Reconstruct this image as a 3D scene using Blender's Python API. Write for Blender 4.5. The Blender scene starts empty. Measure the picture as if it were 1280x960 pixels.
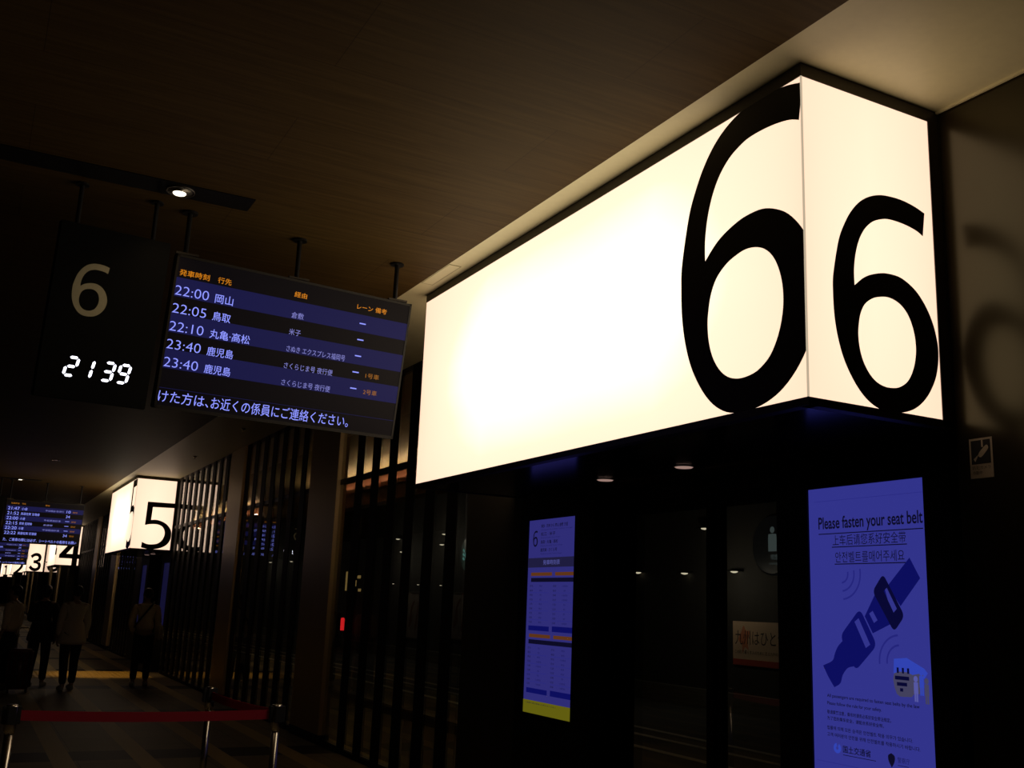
import bpy, bmesh, math, random
from mathutils import Vector, Matrix

scene = bpy.context.scene
COL = scene.collection
R = math.radians

# ------------------------------------------------------------------ camera
cam_d = bpy.data.cameras.new('camera')
cam = bpy.data.objects.new('camera', cam_d)
COL.objects.link(cam)
scene.camera = cam
FOCAL, PITCH, YAW, ROLL = 1266.43, 0.2172, 0.4812, 0.0409
cam_d.sensor_fit = 'HORIZONTAL'
cam_d.sensor_width = 36.0
cam_d.lens = FOCAL * 36.0 / 1280.0
cam_d.clip_start, cam_d.clip_end = 0.05, 400
fw = Vector((math.sin(YAW) * math.cos(PITCH), math.cos(YAW) * math.cos(PITCH), math.sin(PITCH)))
rt = Vector((math.cos(YAW), -math.sin(YAW), 0))
up = rt.cross(fw)
rt2 = rt * math.cos(ROLL) + up * math.sin(ROLL)
up2 = up * math.cos(ROLL) - rt * math.sin(ROLL)
cam.matrix_world = Matrix(((rt2.x, up2.x, -fw.x, 0), (rt2.y, up2.y, -fw.y, 0), (rt2.z, up2.z, -fw.z, 1.6), (0, 0, 0, 1)))

# ------------------------------------------------------------------ world, exposure
world = bpy.data.worlds.new('night')
scene.world = world
world.use_nodes = True
world.node_tree.nodes['Background'].inputs[0].default_value = (0.9, 0.75, 0.55, 1)
world.node_tree.nodes['Background'].inputs[1].default_value = 0.0008
vs = scene.view_settings
vs.view_transform = 'Standard'
vs.look = 'None'
vs.exposure = 0.0
vs.gamma = 1.0
vs.use_curve_mapping = False

SIGN = 1.0            # strength of the sign boxes
SPOT = 8.0            # watts of each ceiling spot
BAY = 30.0             # strength of the added tubes that light the bay soffit

# ------------------------------------------------------------------ layout (metres)
PITCH_Y = 19.515                     # distance between two gates
XS, YS, LS, WS = 2.978, 3.056, 4.173, 0.804   # sign box: face plane, near end, length, width
ZB, ZT, ZC = 2.5, 3.956, 4.02        # sign bottom, sign top, ceiling
XW = 3.85                            # wall / slat line
XE = 2.805                           # edge between wood ceiling and pale strip
YEND = 135.0

# ------------------------------------------------------------------ materials
def nodes(name):
    m = bpy.data.materials.new(name)
    m.use_nodes = True
    nt = m.node_tree
    return m, nt, nt.nodes['Principled BSDF']

def mat(name, col, rough=0.6, metal=0.0, spec=0.5, emit=None, strength=1.0, bump=0.0, scale=60.0, var=0.12):
    """procedural material: slight noise in colour and roughness"""
    m, nt, b = nodes(name)
    tc = nt.nodes.new('ShaderNodeTexCoord')
    no = nt.nodes.new('ShaderNodeTexNoise')
    no.inputs['Scale'].default_value = scale
    no.inputs['Detail'].default_value = 3
    nt.links.new(tc.outputs['Object'], no.inputs['Vector'])
    mx = nt.nodes.new('ShaderNodeMix')
    mx.data_type = 'RGBA'
    mx.inputs['A'].default_value = tuple(c * (1 - var) for c in col) + (1,)
    mx.inputs['B'].default_value = tuple(min(1, c * (1 + var)) for c in col) + (1,)
    nt.links.new(no.outputs['Fac'], mx.inputs['Factor'])
    nt.links.new(mx.outputs['Result'], b.inputs['Base Color'])
    b.inputs['Roughness'].default_value = rough
    b.inputs['Metallic'].default_value = metal
    b.inputs['Specular IOR Level'].default_value = spec
    if emit:
        b.inputs['Emission Color'].default_value = tuple(emit) + (1,)
        b.inputs['Emission Strength'].default_value = strength
    if bump:
        bp = nt.nodes.new('ShaderNodeBump')
        bp.inputs['Strength'].default_value = bump
        bp.inputs['Distance'].default_value = 0.002
        nt.links.new(no.outputs['Fac'], bp.inputs['Height'])
        nt.links.new(bp.outputs['Normal'], b.inputs['Normal'])
    return m

def srgb(r, g, b):
    return tuple((c / 255 / 12.92) if c / 255 <= 0.04045 else ((c / 255 + 0.055) / 1.055) ** 2.4 for c in (r, g, b))

def lit(name, rgb, k=1.0, rough=0.4, base=0.0):
    return mat(name, (base,) * 3, rough=rough, spec=0.2, emit=srgb(*rgb), strength=k)

def sign_material():
    """backlit acrylic: the tubes behind it make the middle brighter than the rim"""
    m, nt, b = nodes('backlit_acrylic')
    uv = nt.nodes.new('ShaderNodeUVMap')
    sp = nt.nodes.new('ShaderNodeSeparateXYZ')
    nt.links.new(uv.outputs['UV'], sp.inputs[0])
    def math_(op, a, b_=None):
        n = nt.nodes.new('ShaderNodeMath'); n.operation = op
        for i, v in enumerate((a, b_)):
            if v is None: continue
            if isinstance(v, (int, float)): n.inputs[i].default_value = v
            else: nt.links.new(v, n.inputs[i])
        return n.outputs[0]
    fx = math_('MINIMUM', math_('DIVIDE', sp.outputs['X'], 1.1), 1.0)     # X, Y: metres from the nearest edge
    fy = math_('MINIMUM', math_('DIVIDE', sp.outputs['Y'], 0.75), 1.0)
    f = math_('MULTIPLY', math_('POWER', fx, 0.6), math_('POWER', fy, 0.4))
    wv = nt.nodes.new('ShaderNodeTexNoise')
    wv.inputs['Scale'].default_value = 3.0
    f = math_('ADD', f, math_('MULTIPLY', math_('SUBTRACT', wv.outputs['Fac'], 0.5), 0.12))
    cr = nt.nodes.new('ShaderNodeValToRGB')
    cr.color_ramp.elements[0].position = 0.0
    cr.color_ramp.elements[0].color = (1.18, 0.80, 0.57, 1)
    cr.color_ramp.elements[1].position = 1.0
    cr.color_ramp.elements[1].color = (2.1, 1.82, 1.33, 1)
    e = cr.color_ramp.elements.new(0.6)
    e.color = (1.32, 0.99, 0.71, 1)
    nt.links.new(f, cr.inputs[0])
    b.inputs['Base Color'].default_value = (0.1, 0.1, 0.09, 1)
    b.inputs['Roughness'].default_value = 0.3
    nt.links.new(cr.outputs[0], b.inputs['Emission Color'])
    b.inputs['Emission Strength'].default_value = SIGN
    return m

def wood_material():
    m, nt, b = nodes('dark_wood_veneer')
    tc = nt.nodes.new('ShaderNodeTexCoord')
    mp = nt.nodes.new('ShaderNodeMapping')
    mp.inputs['Scale'].default_value = (0.8, 14.0, 1.0)
    nt.links.new(tc.outputs['Object'], mp.inputs['Vector'])
    no = nt.nodes.new('ShaderNodeTexNoise')
    no.inputs['Scale'].default_value = 2.2
    no.inputs['Detail'].default_value = 6
    no.inputs['Distortion'].default_value = 0.6
    nt.links.new(mp.outputs[0], no.inputs['Vector'])
    cr = nt.nodes.new('ShaderNodeValToRGB')
    cr.color_ramp.elements[0].position = 0.3
    cr.color_ramp.elements[0].color = (0.066, 0.040, 0.012, 1)
    cr.color_ramp.elements[1].position = 0.75
    cr.color_ramp.elements[1].color = (0.100, 0.062, 0.019, 1)
    nt.links.new(no.outputs['Fac'], cr.inputs[0])
    # plank joints
    br = nt.nodes.new('ShaderNodeTexBrick')
    br.inputs['Scale'].default_value = 1.0
    br.inputs['Brick Width'].default_value = 2.4
    br.inputs['Row Height'].default_value = 0.6
    br.inputs['Mortar Size'].default_value = 0.002
    br.inputs['Color1'].default_value = (1, 1, 1, 1)
    br.inputs['Color2'].default_value = (0.92, 0.88, 0.86, 1)
    br.inputs['Mortar'].default_value = (0.55, 0.5, 0.5, 1)
    nt.links.new(tc.outputs['Object'], br.inputs['Vector'])
    mx = nt.nodes.new('ShaderNodeMix'); mx.data_type = 'RGBA'; mx.blend_type = 'MULTIPLY'
    mx.inputs['Factor'].default_value = 1.0
    nt.links.new(cr.outputs[0], mx.inputs['A']); nt.links.new(br.outputs['Color'], mx.inputs['B'])
    nt.links.new(mx.outputs['Result'], b.inputs['Base Color'])
    b.inputs['Roughness'].default_value = 0.6
    b.inputs['Specular IOR Level'].default_value = 0.06
    return m

def floor_material():
    """large stone tiles, darker bands across, paler strips lengthwise"""
    m, nt, b = nodes('stone_tile_floor')
    tc = nt.nodes.new('ShaderNodeTexCoord')
    sp = nt.nodes.new('ShaderNodeSeparateXYZ')
    nt.links.new(tc.outputs['Object'], sp.inputs[0])
    def band(out, start, period, width):
        a = nt.nodes.new('ShaderNodeMath'); a.operation = 'SUBTRACT'; a.inputs[1].default_value = start
        nt.links.new(out, a.inputs[0])
        w = nt.nodes.new('ShaderNodeMath'); w.operation = 'FLOORED_MODULO'; w.inputs[1].default_value = period
        nt.links.new(a.outputs[0], w.inputs[0])
        l = nt.nodes.new('ShaderNodeMath'); l.operation = 'LESS_THAN'; l.inputs[1].default_value = width
        nt.links.new(w.outputs[0], l.inputs[0])
        return l.outputs[0]
    br = nt.nodes.new('ShaderNodeTexBrick')
    br.inputs['Scale'].default_value = 1.0
    br.offset = 0
    br.inputs['Brick Width'].default_value = 0.6
    br.inputs['Row Height'].default_value = 0.6
    br.inputs['Mortar Size'].default_value = 0.004
    br.inputs['Color1'].default_value = (0.19, 0.155, 0.095, 1)
    br.inputs['Color2'].default_value = (0.165, 0.135, 0.085, 1)
    br.inputs['Mortar'].default_value = (0.07, 0.055, 0.04, 1)
    nt.links.new(tc.outputs['Object'], br.inputs['Vector'])
    no = nt.nodes.new('ShaderNodeTexNoise'); no.inputs['Scale'].default_value = 30
    nt.links.new(tc.outputs['Object'], no.inputs['Vector'])
    def mix(f, a, col):
        x = nt.nodes.new('ShaderNodeMix'); x.data_type = 'RGBA'
        nt.links.new(f, x.inputs['Factor']); nt.links.new(a, x.inputs['A'])
        x.inputs['B'].default_value = col
        return x.outputs['Result']
    c = mix(band(sp.outputs['Y'], 11.0, 3.903, 0.62), br.outputs['Color'], (0.016, 0.015, 0.014, 1))
    c = mix(band(sp.outputs['X'], 0.97, 0.75, 0.20), c, (0.36, 0.27, 0.12, 1))
    nt.links.new(c, b.inputs['Base Color'])
    mr = nt.nodes.new('ShaderNodeMapRange')
    mr.inputs['To Min'].default_value = 0.5; mr.inputs['To Max'].default_value = 0.65
    nt.links.new(no.outputs['Fac'], mr.inputs['Value'])
    nt.links.new(mr.outputs[0], b.inputs['Roughness'])
    b.inputs['Specular IOR Level'].default_value = 0.08
    return m

def glass_material():
    """clear architectural glass: Fresnel mirror over straight see-through"""
    m = bpy.data.materials.new('clear_glass')
    m.use_nodes = True
    nt = m.node_tree
    nt.nodes.clear()
    out = nt.nodes.new('ShaderNodeOutputMaterial')
    mx = nt.nodes.new('ShaderNodeMixShader')
    fr = nt.nodes.new('ShaderNodeFresnel'); fr.inputs['IOR'].default_value = 1.6
    tr = nt.nodes.new('ShaderNodeBsdfTransparent'); tr.inputs[0].default_value = (0.86, 0.88, 0.86, 1)
    gl = nt.nodes.new('ShaderNodeBsdfGlossy'); gl.inputs['Roughness'].default_value = 0.0
    # the exit face of the sheet only lets light out (no total reflection inside a thin pane)
    ge = nt.nodes.new('ShaderNodeNewGeometry')
    iv = nt.nodes.new('ShaderNodeMath'); iv.operation = 'SUBTRACT'; iv.inputs[0].default_value = 1.0
    nt.links.new(ge.outputs['Backfacing'], iv.inputs[1])
    ff = nt.nodes.new('ShaderNodeMath'); ff.operation = 'MULTIPLY'
    # two surfaces of one sheet: 2F / (1 + F)
    up_ = nt.nodes.new('ShaderNodeMath'); up_.operation = 'MULTIPLY'; up_.inputs[1].default_value = 2.0
    dn = nt.nodes.new('ShaderNodeMath'); dn.operation = 'ADD'; dn.inputs[1].default_value = 1.0
    dv = nt.nodes.new('ShaderNodeMath'); dv.operation = 'DIVIDE'
    nt.links.new(fr.outputs[0], up_.inputs[0]); nt.links.new(fr.outputs[0], dn.inputs[0])
    nt.links.new(up_.outputs[0], dv.inputs[0]); nt.links.new(dn.outputs[0], dv.inputs[1])
    nt.links.new(dv.outputs[0], ff.inputs[0]); nt.links.new(iv.outputs[0], ff.inputs[1])
    nt.links.new(ff.outputs[0], mx.inputs[0]); nt.links.new(tr.outputs[0], mx.inputs[1])
    nt.links.new(gl.outputs[0], mx.inputs[2]); nt.links.new(mx.outputs[0], out.inputs[0])
    return m

M = {}
M['sign'] = sign_material()
M['wood'] = wood_material()
M['floor'] = floor_material()
M['glass'] = glass_material()
M['pale'] = mat('cream_paint', (0.74, 0.69, 0.40), rough=0.5, spec=0.5, scale=25, var=0.05)
M['hatch'] = mat('cream_hatch_frame', (0.44, 0.40, 0.22), rough=0.7)
M['bronze'] = mat('dark_bronze_metal', (0.045, 0.035, 0.025), rough=0.45, metal=0.2)
M['ink'] = mat('black_vinyl_film', (0.022, 0.017, 0.011), rough=0.55, spec=0.3)
M['black'] = mat('black_coated_metal', (0.005, 0.0045, 0.004), rough=0.5, spec=0.2)
M['soffit'] = mat('black_gloss_panel', (0.008, 0.008, 0.008), rough=0.16)
M['panel'] = mat('dark_brown_gloss_panel', (0.022, 0.016, 0.007), rough=0.24, spec=0.45, scale=8)
M['panel'].node_tree.nodes['Principled BSDF'].inputs['Specular Tint'].default_value = (0.85, 0.82, 0.50, 1)
M['column'] = mat('brushed_bronze_cladding', (0.60, 0.47, 0.25), rough=0.42, metal=0.9, scale=120)
M['slat'] = mat('black_slat_paint', (0.005, 0.004, 0.003), rough=0.6, spec=0.1)
M['pier'] = mat('olive_black_panel', (0.030, 0.027, 0.018), rough=0.5)
M['chrome'] = mat('brushed_steel', (0.55, 0.5, 0.42), rough=0.25, metal=1.0)
M['belt'] = mat('red_webbing', (0.42, 0.008, 0.035), rough=0.85, bump=0.4, scale=200)
M['rubber'] = mat('black_rubber', (0.012, 0.012, 0.012), rough=0.7)
M['asphalt'] = mat('asphalt', (0.06, 0.057, 0.05), rough=0.9, scale=150, var=0.4, bump=0.3)
M['paint'] = mat('white_road_paint', (0.6, 0.58, 0.5), rough=0.8, scale=90, var=0.25)
M['concrete'] = mat('grey_concrete', (0.16, 0.145, 0.115), rough=0.85, scale=12, var=0.2)
M['darkwall'] = mat('dark_grey_wall', (0.035, 0.032, 0.028), rough=0.8, scale=5, var=0.25)
M['redwood'] = mat('red_brown_beam', (0.16, 0.055, 0.03), rough=0.6, scale=20)
M['tactile'] = mat('yellow_tactile_tile', (0.55, 0.36, 0.06), rough=0.6, scale=40)
M['seam'] = mat('clear_corner_trim', (0.45, 0.38, 0.28), rough=0.4, emit=(0.9, 0.74, 0.52), strength=0.55)
M['lamp'] = lit('warm_lamp_lens', (255, 240, 210), 3.0)
M['lens_glow'] = lit('painted_lens_glow', (150, 122, 112), 1.0, base=0.2)  # downlight lenses are unlit; their pale tone is put in as a slight glow
M['lampfar'] = lit('far_lamp_lens', (235, 220, 190), 1.0)
M['reflector'] = mat('lamp_reflector', (0.55, 0.5, 0.42), rough=0.35, metal=0.9)
M['screen'] = mat('matte_screen_black', (0.008, 0.006, 0.0045), rough=0.6, spec=0.1, emit=srgb(2, 2, 6), strength=1.0)
M['band'] = mat('screen_row_navy', (0.008, 0.006, 0.006), rough=0.6, spec=0.1, emit=srgb(20, 21, 66), strength=1.0)
M['tx_blue'] = lit('screen_text_blue', (140, 148, 255), 1.15)
M['tx_lilac'] = lit('screen_text_lilac', (128, 128, 205), 1.0)
M['tx_orange'] = lit('screen_text_orange', (215, 128, 20), 1.0)
M['tx_brown'] = lit('screen_text_dim_orange', (150, 92, 22), 1.0)
M['led'] = lit('led_segment_white', (240, 240, 255), 2.6)
M['beige_print'] = mat('beige_print', (0.40, 0.36, 0.23), rough=0.7)
M['bezel'] = mat('black_brown_bezel', (0.016, 0.013, 0.009), rough=0.5, spec=0.2)
M['clockface'] = mat('black_clock_panel', (0.003, 0.003, 0.0025), rough=0.5, spec=0.1)
M['lcd'] = lit('lcd_backlit_blue', (52, 54, 144), 0.9)
M['lcd2'] = lit('lcd_backlit_blue_far', (46, 44, 116), 1.0)
M['lcd_dim'] = lit('lcd_backlit_dim', (16, 15, 44), 1.0)
M['lcd_navy'] = lit('lcd_navy', (12, 14, 92), 1.0)
M['lcd_deep'] = lit('lcd_deep_navy', (8, 8, 50), 1.0)
M['lcd_ink'] = lit('lcd_ink', (12, 11, 36), 1.0)
M['lcd_text'] = lit('lcd_text_navy', (24, 24, 82), 1.0)
M['lcd_arc'] = lit('lcd_arc', (36, 37, 122), 1.0)
M['lcd_grey'] = lit('lcd_grey', (30, 28, 62), 1.0)
M['lcd_orange'] = lit('lcd_orange', (92, 52, 24), 1.0)
M['lcd_yellow'] = lit('lcd_yellow', (96, 92, 16), 1.0)
M['lcd_bright'] = lit('lcd_bright_blue', (48, 66, 176), 1.0)
M['lcd_pale'] = lit('lcd_pale', (84, 86, 160), 1.0)
M['lcd_steel'] = lit('lcd_steel', (66, 64, 92), 1.0)
M['sticker'] = mat('sticker_cream', (0.50, 0.42, 0.30), rough=0.6)
M['white'] = mat('white_sheet', (0.7, 0.68, 0.62), rough=0.6)
M['poster'] = mat('cream_poster', (0.60, 0.42, 0.28), rough=0.7)
M['poster_ink'] = mat('poster_black_ink', (0.012, 0.01, 0.01), rough=0.8)
M['splash'] = mat('poster_orange_red', (0.58, 0.20, 0.10), rough=0.8)
M['poster_red'] = mat('poster_red', (0.42, 0.06, 0.03), rough=0.8)
M['posterpic'] = mat('poster_picture', (0.28, 0.23, 0.20), rough=0.7, scale=4, var=0.6)
M['green_disc'] = lit('green_sign_disc', (4, 18, 14), 1.0)
M['green_mark'] = lit('green_sign_mark', (72, 122, 116), 1.0)
M['sign_disc'] = lit('dark_sign_disc', (6, 6, 6), 1.0)
M['pict'] = lit('pictogram_grey', (58, 66, 66), 1.0)
M['redlamp'] = lit('red_lamp_lens', (255, 40, 45), 1.0)
M['warmlamp'] = lit('amber_lamp_lens', (130, 105, 60), 1.0)
M['coat'] = mat('grey_brown_coat', (0.66, 0.60, 0.48), rough=0.9, scale=40)
M['shirt'] = mat('khaki_grey_shirt', (0.64, 0.56, 0.40), rough=0.9, scale=40)
M['dark'] = mat('black_cloth', (0.012, 0.012, 0.013), rough=0.9)
M['paleshirt'] = mat('pale_shirt', (0.65, 0.56, 0.40), rough=0.9)
M['skin'] = mat('skin', (0.35, 0.21, 0.14), rough=0.6)
M['hair'] = mat('black_hair', (0.010, 0.008, 0.007), rough=0.5, scale=120)
M['shoe'] = mat('grey_shoe', (0.45, 0.43, 0.40), rough=0.7)
M['caseb'] = mat('dark_red_suitcase', (0.10, 0.018, 0.015), rough=0.4)

# ------------------------------------------------------------------ building helpers
OFF = {}                              # world offset of every object's own frame

class MB:
    def __init__(s): s.bm = bmesh.new()
    def box(s, x0, y0, z0, x1, y1, z1):
        v = [s.bm.verts.new((x, y, z)) for z in (z0, z1) for y in (y0, y1) for x in (x0, x1)]
        for f in ((0, 2, 3, 1), (4, 5, 7, 6), (0, 1, 5, 4), (2, 6, 7, 3), (0, 4, 6, 2), (1, 3, 7, 5)):
            s.bm.faces.new([v[i] for i in f])
        return s
    def lathe(s, c, prof, n=24, axis=(0, 0, 1), cap=True):
        """rings of (radius, height) about axis through c"""
        ax = Vector(axis).normalized()
        a = ax.orthogonal().normalized(); b = ax.cross(a)
        c = Vector(c); rings = []
        for r, h in prof:
            rings.append([s.bm.verts.new(c + ax * h + (a * math.cos(t) + b * math.sin(t)) * r)
                          for t in [2 * math.pi * i / n for i in range(n)]])
        for p, q in zip(rings, rings[1:]):
            for i in range(n):
                s.bm.faces.new((p[i], p[(i + 1) % n], q[(i + 1) % n], q[i]))
        if cap:
            s.bm.faces.new(rings[0][::-1]); s.bm.faces.new(rings[-1])
        return s
    def tube(s, pts, r, n=10):
        pts = [Vector(p) for p in pts]; rings = []
        for i, p in enumerate(pts):
            d = (pts[min(i + 1, len(pts) - 1)] - pts[max(i - 1, 0)]).normalized()
            a = d.orthogonal().normalized() if i == 0 else (a - d * a.dot(d)).normalized()
            b = d.cross(a)
            rings.append([s.bm.verts.new(p + (a * math.cos(2 * math.pi * k / n) + b * math.sin(2 * math.pi * k / n)) * r) for k in range(n)])
        for p, q in zip(rings, rings[1:]):
            for i in range(n):
                s.bm.faces.new((p[i], p[(i + 1) % n], q[(i + 1) % n], q[i]))
        s.bm.faces.new(rings[0][::-1]); s.bm.faces.new(rings[-1])
        return s
    def bevel(s, w, seg=2):
        bmesh.ops.bevel(s.bm, geom=s.bm.edges[:], offset=w, segments=seg, affect='EDGES', clamp_overlap=True)
        return s
    def add(s, me, fn):
        t = bmesh.new(); t.from_mesh(me)
        for v in t.verts: v.co = fn(v.co)
        tmp = bpy.data.meshes.new('t'); t.to_mesh(tmp); t.free()
        s.bm.from_mesh(tmp); bpy.data.meshes.remove(tmp)
        return s

def mk(name, mb, m, parent=None, smooth=False):
    bm = mb.bm
    off = OFF.get(parent.name, Vector()) if parent else Vector()
    me = bpy.data.meshes.new(name)
    bmesh.ops.recalc_face_normals(bm, faces=bm.faces[:])
    for v in bm.verts: v.co -= off
    if smooth:
        for f in bm.faces: f.smooth = True
    bm.to_mesh(me); bm.free()
    me.materials.append(m)
    o = bpy.data.objects.new(name, me)
    COL.objects.link(o)
    if parent: o.parent = parent
    OFF[o.name] = off
    return o

def tag(o, label=None, cat=None, group=None, kind=None):
    if label: o['label'] = label
    if cat: o['category'] = cat
    if group: o['group'] = group
    if kind: o['kind'] = kind
    return o

def thing(name, label, cat, loc, group=None, kind=None):
    o = bpy.data.objects.new(name, None)
    COL.objects.link(o)
    o.location = loc
    o.empty_display_size = 0.2
    OFF[o.name] = Vector(loc)
    return tag(o, label, cat, group, kind)

def struct(name, mb, m, label=None):
    return tag(mk(name, mb, m), label, kind='structure')

# text and flat prints -------------------------------------------------------
TXT = {}
def text_mesh(body, bold=0.0):
    if (body, bold) in TXT: return TXT[(body, bold)]
    cu = bpy.data.curves.new('txt', 'FONT')
    cu.body = body
    cu.resolution_u = 4
    cu.offset = bold
    o = bpy.data.objects.new('txt', cu)
    COL.objects.link(o)
    dg = bpy.context.evaluated_depsgraph_get(); dg.update()
    me = bpy.data.meshes.new_from_object(o.evaluated_get(dg))
    bpy.data.objects.remove(o); bpy.data.curves.remove(cu)
    xs = [v.co.x for v in me.vertices] or [0]; ys = [v.co.y for v in me.vertices] or [0]
    TXT[(body, bold)] = (me, min(xs), min(ys), max(max(xs) - min(xs), 1e-6), max(max(ys) - min(ys), 1e-6))
    return TXT[(body, bold)]

class Face:
    """a flat surface: origin, reading direction r, up u; prints sit d in front of it"""
    def __init__(s, o, r, u): s.o, s.r, s.u = Vector(o), Vector(r).normalized(), Vector(u).normalized(); s.n = s.r.cross(s.u)
    def p(s, x, y, d=0): return s.o + s.r * x + s.u * y + s.n * d
    def poly(s, mb, pts, d, holes=(), thick=0.0):
        """filled outline with holes"""
        loops = [pts] + list(holes)
        bm = mb.bm; edges = []
        for lp in loops:
            vs_ = [bm.verts.new(s.p(x, y, d)) for x, y in lp]
            edges += [bm.edges.new((vs_[i], vs_[(i + 1) % len(vs_)])) for i in range(len(vs_))]
        bmesh.ops.triangle_fill(bm, use_beauty=True, use_dissolve=False, edges=edges, normal=s.n)
        return mb
    def rect(s, mb, x0, y0, x1, y1, d):
        return s.poly(mb, [(x0, y0), (x1, y0), (x1, y1), (x0, y1)], d)
    def slab(s, mb, x0, y0, x1, y1, d0, d1):
        v = [mb.bm.verts.new(s.p(x, y, d)) for d in (d0, d1) for y in (y0, y1) for x in (x0, x1)]
        for f in ((0, 2, 3, 1), (4, 5, 7, 6), (0, 1, 5, 4), (2, 6, 7, 3), (0, 4, 6, 2), (1, 3, 7, 5)):
            mb.bm.faces.new([v[i] for i in f])
        return mb
    def text(s, mb, body, x0, y0, x1, y1, d, bold=0.0):
        me, ax, ay, w, h = text_mesh(body, bold)
        return mb.add(me, lambda c: s.p(x0 + (c.x - ax) / w * (x1 - x0), y0 + (c.y - ay) / h * (y1 - y0), d))

def smooth_loop(pts, corners=(), n=4):
    """Catmull-Rom through the points, sharp at the listed indices"""
    N = len(pts); out = []
    for i in range(N):
        p1, p2 = pts[i], pts[(i + 1) % N]
        p0 = p1 if i in corners else pts[i - 1]
        p3 = p2 if (i + 1) % N in corners else pts[(i + 2) % N]
        if p0 is p1: p0 = (2 * p1[0] - p2[0], 2 * p1[1] - p2[1])
        if p3 is p2: p3 = (2 * p2[0] - p1[0], 2 * p2[1] - p1[1])
        for k in range(n):
            t = k / n
            out.append(tuple(0.5 * (2 * p1[a] + (p2[a] - p0[a]) * t + (2 * p0[a] - 5 * p1[a] + 4 * p2[a] - p3[a]) * t * t
                                    + (3 * p1[a] - p0[a] - 3 * p2[a] + p3[a]) * t ** 3) for a in (0, 1)))
    return out

SIX_OUT = [(0.59, 0.968), (0.522, 0.988), (0.438, 1.0), (0.347, 0.998), (0.283, 0.986), (0.219, 0.959), (0.164, 0.919), (0.114, 0.862), (0.073, 0.794), (0.044, 0.729), (0.019, 0.632), (0.002, 0.543), (0.0, 0.478), (0.003, 0.39), (0.016, 0.304), (0.041, 0.22), (0.076, 0.15), (0.126, 0.083), (0.182, 0.035), (0.249, 0.006), (0.334, 0.0), (0.414, 0.013), (0.487, 0.045), (0.554, 0.103), (0.606, 0.182), (0.63, 0.258), (0.636, 0.325), (0.629, 0.378), (0.61, 0.442), (0.573, 0.51), (0.522, 0.568), (0.468, 0.603), (0.406, 0.625), (0.335, 0.627), (0.281, 0.618), (0.218, 0.597), (0.174, 0.572), (0.129, 0.535), (0.128, 0.567), (0.129, 0.607), (0.137, 0.661), (0.152, 0.716), (0.175, 0.768), (0.208, 0.815), (0.253, 0.853), (0.303, 0.875), (0.349, 0.886), (0.413, 0.887), (0.477, 0.881), (0.533, 0.869), (0.572, 0.852)]
SIX_IN = [(0.276, 0.508), (0.231, 0.492), (0.186, 0.459), (0.158, 0.411), (0.145, 0.357), (0.141, 0.312), (0.147, 0.256), (0.165, 0.202), (0.197, 0.155), (0.238, 0.123), (0.288, 0.108), (0.341, 0.109), (0.385, 0.121), (0.432, 0.153), (0.467, 0.207), (0.487, 0.27), (0.491, 0.329), (0.482, 0.387), (0.459, 0.443), (0.425, 0.483), (0.381, 0.507), (0.328, 0.516)]

FIVE = [(0.034, 0.996), (0.606, 1.0), (0.61, 0.9), (0.149, 0.889), (0.142, 0.614), (0.25, 0.623), (0.378, 0.593), (0.489, 0.527), (0.568, 0.425), (0.589, 0.319), (0.571, 0.2), (0.505, 0.1), (0.398, 0.036), (0.258, 0.0), (0.114, 0.001), (0.0, 0.023), (0.005, 0.138), (0.114, 0.101), (0.226, 0.1), (0.336, 0.131), (0.416, 0.212), (0.45, 0.32), (0.435, 0.415), (0.379, 0.49), (0.282, 0.527), (0.158, 0.526), (0.027, 0.499)]
FIVE = smooth_loop(FIVE, (0, 1, 2, 3, 4, 15, 16, 26))
SIX_CORN = (0, len(SIX_OUT) - 1, min(range(len(SIX_OUT)), key=lambda i: abs(SIX_OUT[i][0] - 0.1294) + abs(SIX_OUT[i][1] - 0.5346)))
SIX = smooth_loop(SIX_OUT, SIX_CORN)
SIX_HOLE = smooth_loop(SIX_IN)

def numeral(face, n, x0, y0, h, d, clip=None):
    """digit n as a flat print, its box starting at x0, y0; clipped to clip = (xmin, xmax, ymin, ymax)"""
    mb = MB()
    if n == 6:
        f = lambda p: (x0 + p[0] * h, y0 + p[1] * h)
        face.poly(mb, [f(p) for p in SIX], d, [[f(p) for p in SIX_HOLE]])
    else:
        if n == 5:
            face.poly(mb, [(x0 + p[0] * h, y0 + p[1] * h) for p in FIVE], d)
    if n < 5:
        w = {5: 0.66, 4: 0.80, 3: 0.60, 2: 0.66, 1: 0.36}[n] * h
        face.text(mb, '１２３４５'[n - 1], x0, y0, x0 + w, y0 + h, d, 0.032)
    if clip:
        xa, xb, ya, yb = clip
        for co, no in ((face.p(xa, 0), -face.r), (face.p(xb, 0), face.r), (face.p(0, ya), -face.u), (face.p(0, yb), face.u)):
            g = mb.bm.verts[:] + mb.bm.edges[:] + mb.bm.faces[:]
            bmesh.ops.bisect_plane(mb.bm, geom=g, plane_co=co, plane_no=no, clear_outer=True, dist=1e-6)
    return mb

# ------------------------------------------------------------------ structure
struct('floor', MB().box(-6.2, -4, -0.1, 4.1, YEND, 0), M['floor'])
struct('ceiling', MB().box(-6.2, -4, ZC, XE, YEND, ZC + 0.12), M['wood'])
struct('ceiling', MB().box(XE, -4, ZC, XW + 0.25, YEND, ZC + 0.12), M['pale'])
struct('wall_left', MB().box(-6.4, -4, -0.1, -6.2, YEND, ZC + 0.12), M['darkwall'])
struct('wall_far', MB().box(-6.4, YEND, -0.1, 12.2, YEND + 0.2, 5.2), M['darkwall'])
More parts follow.
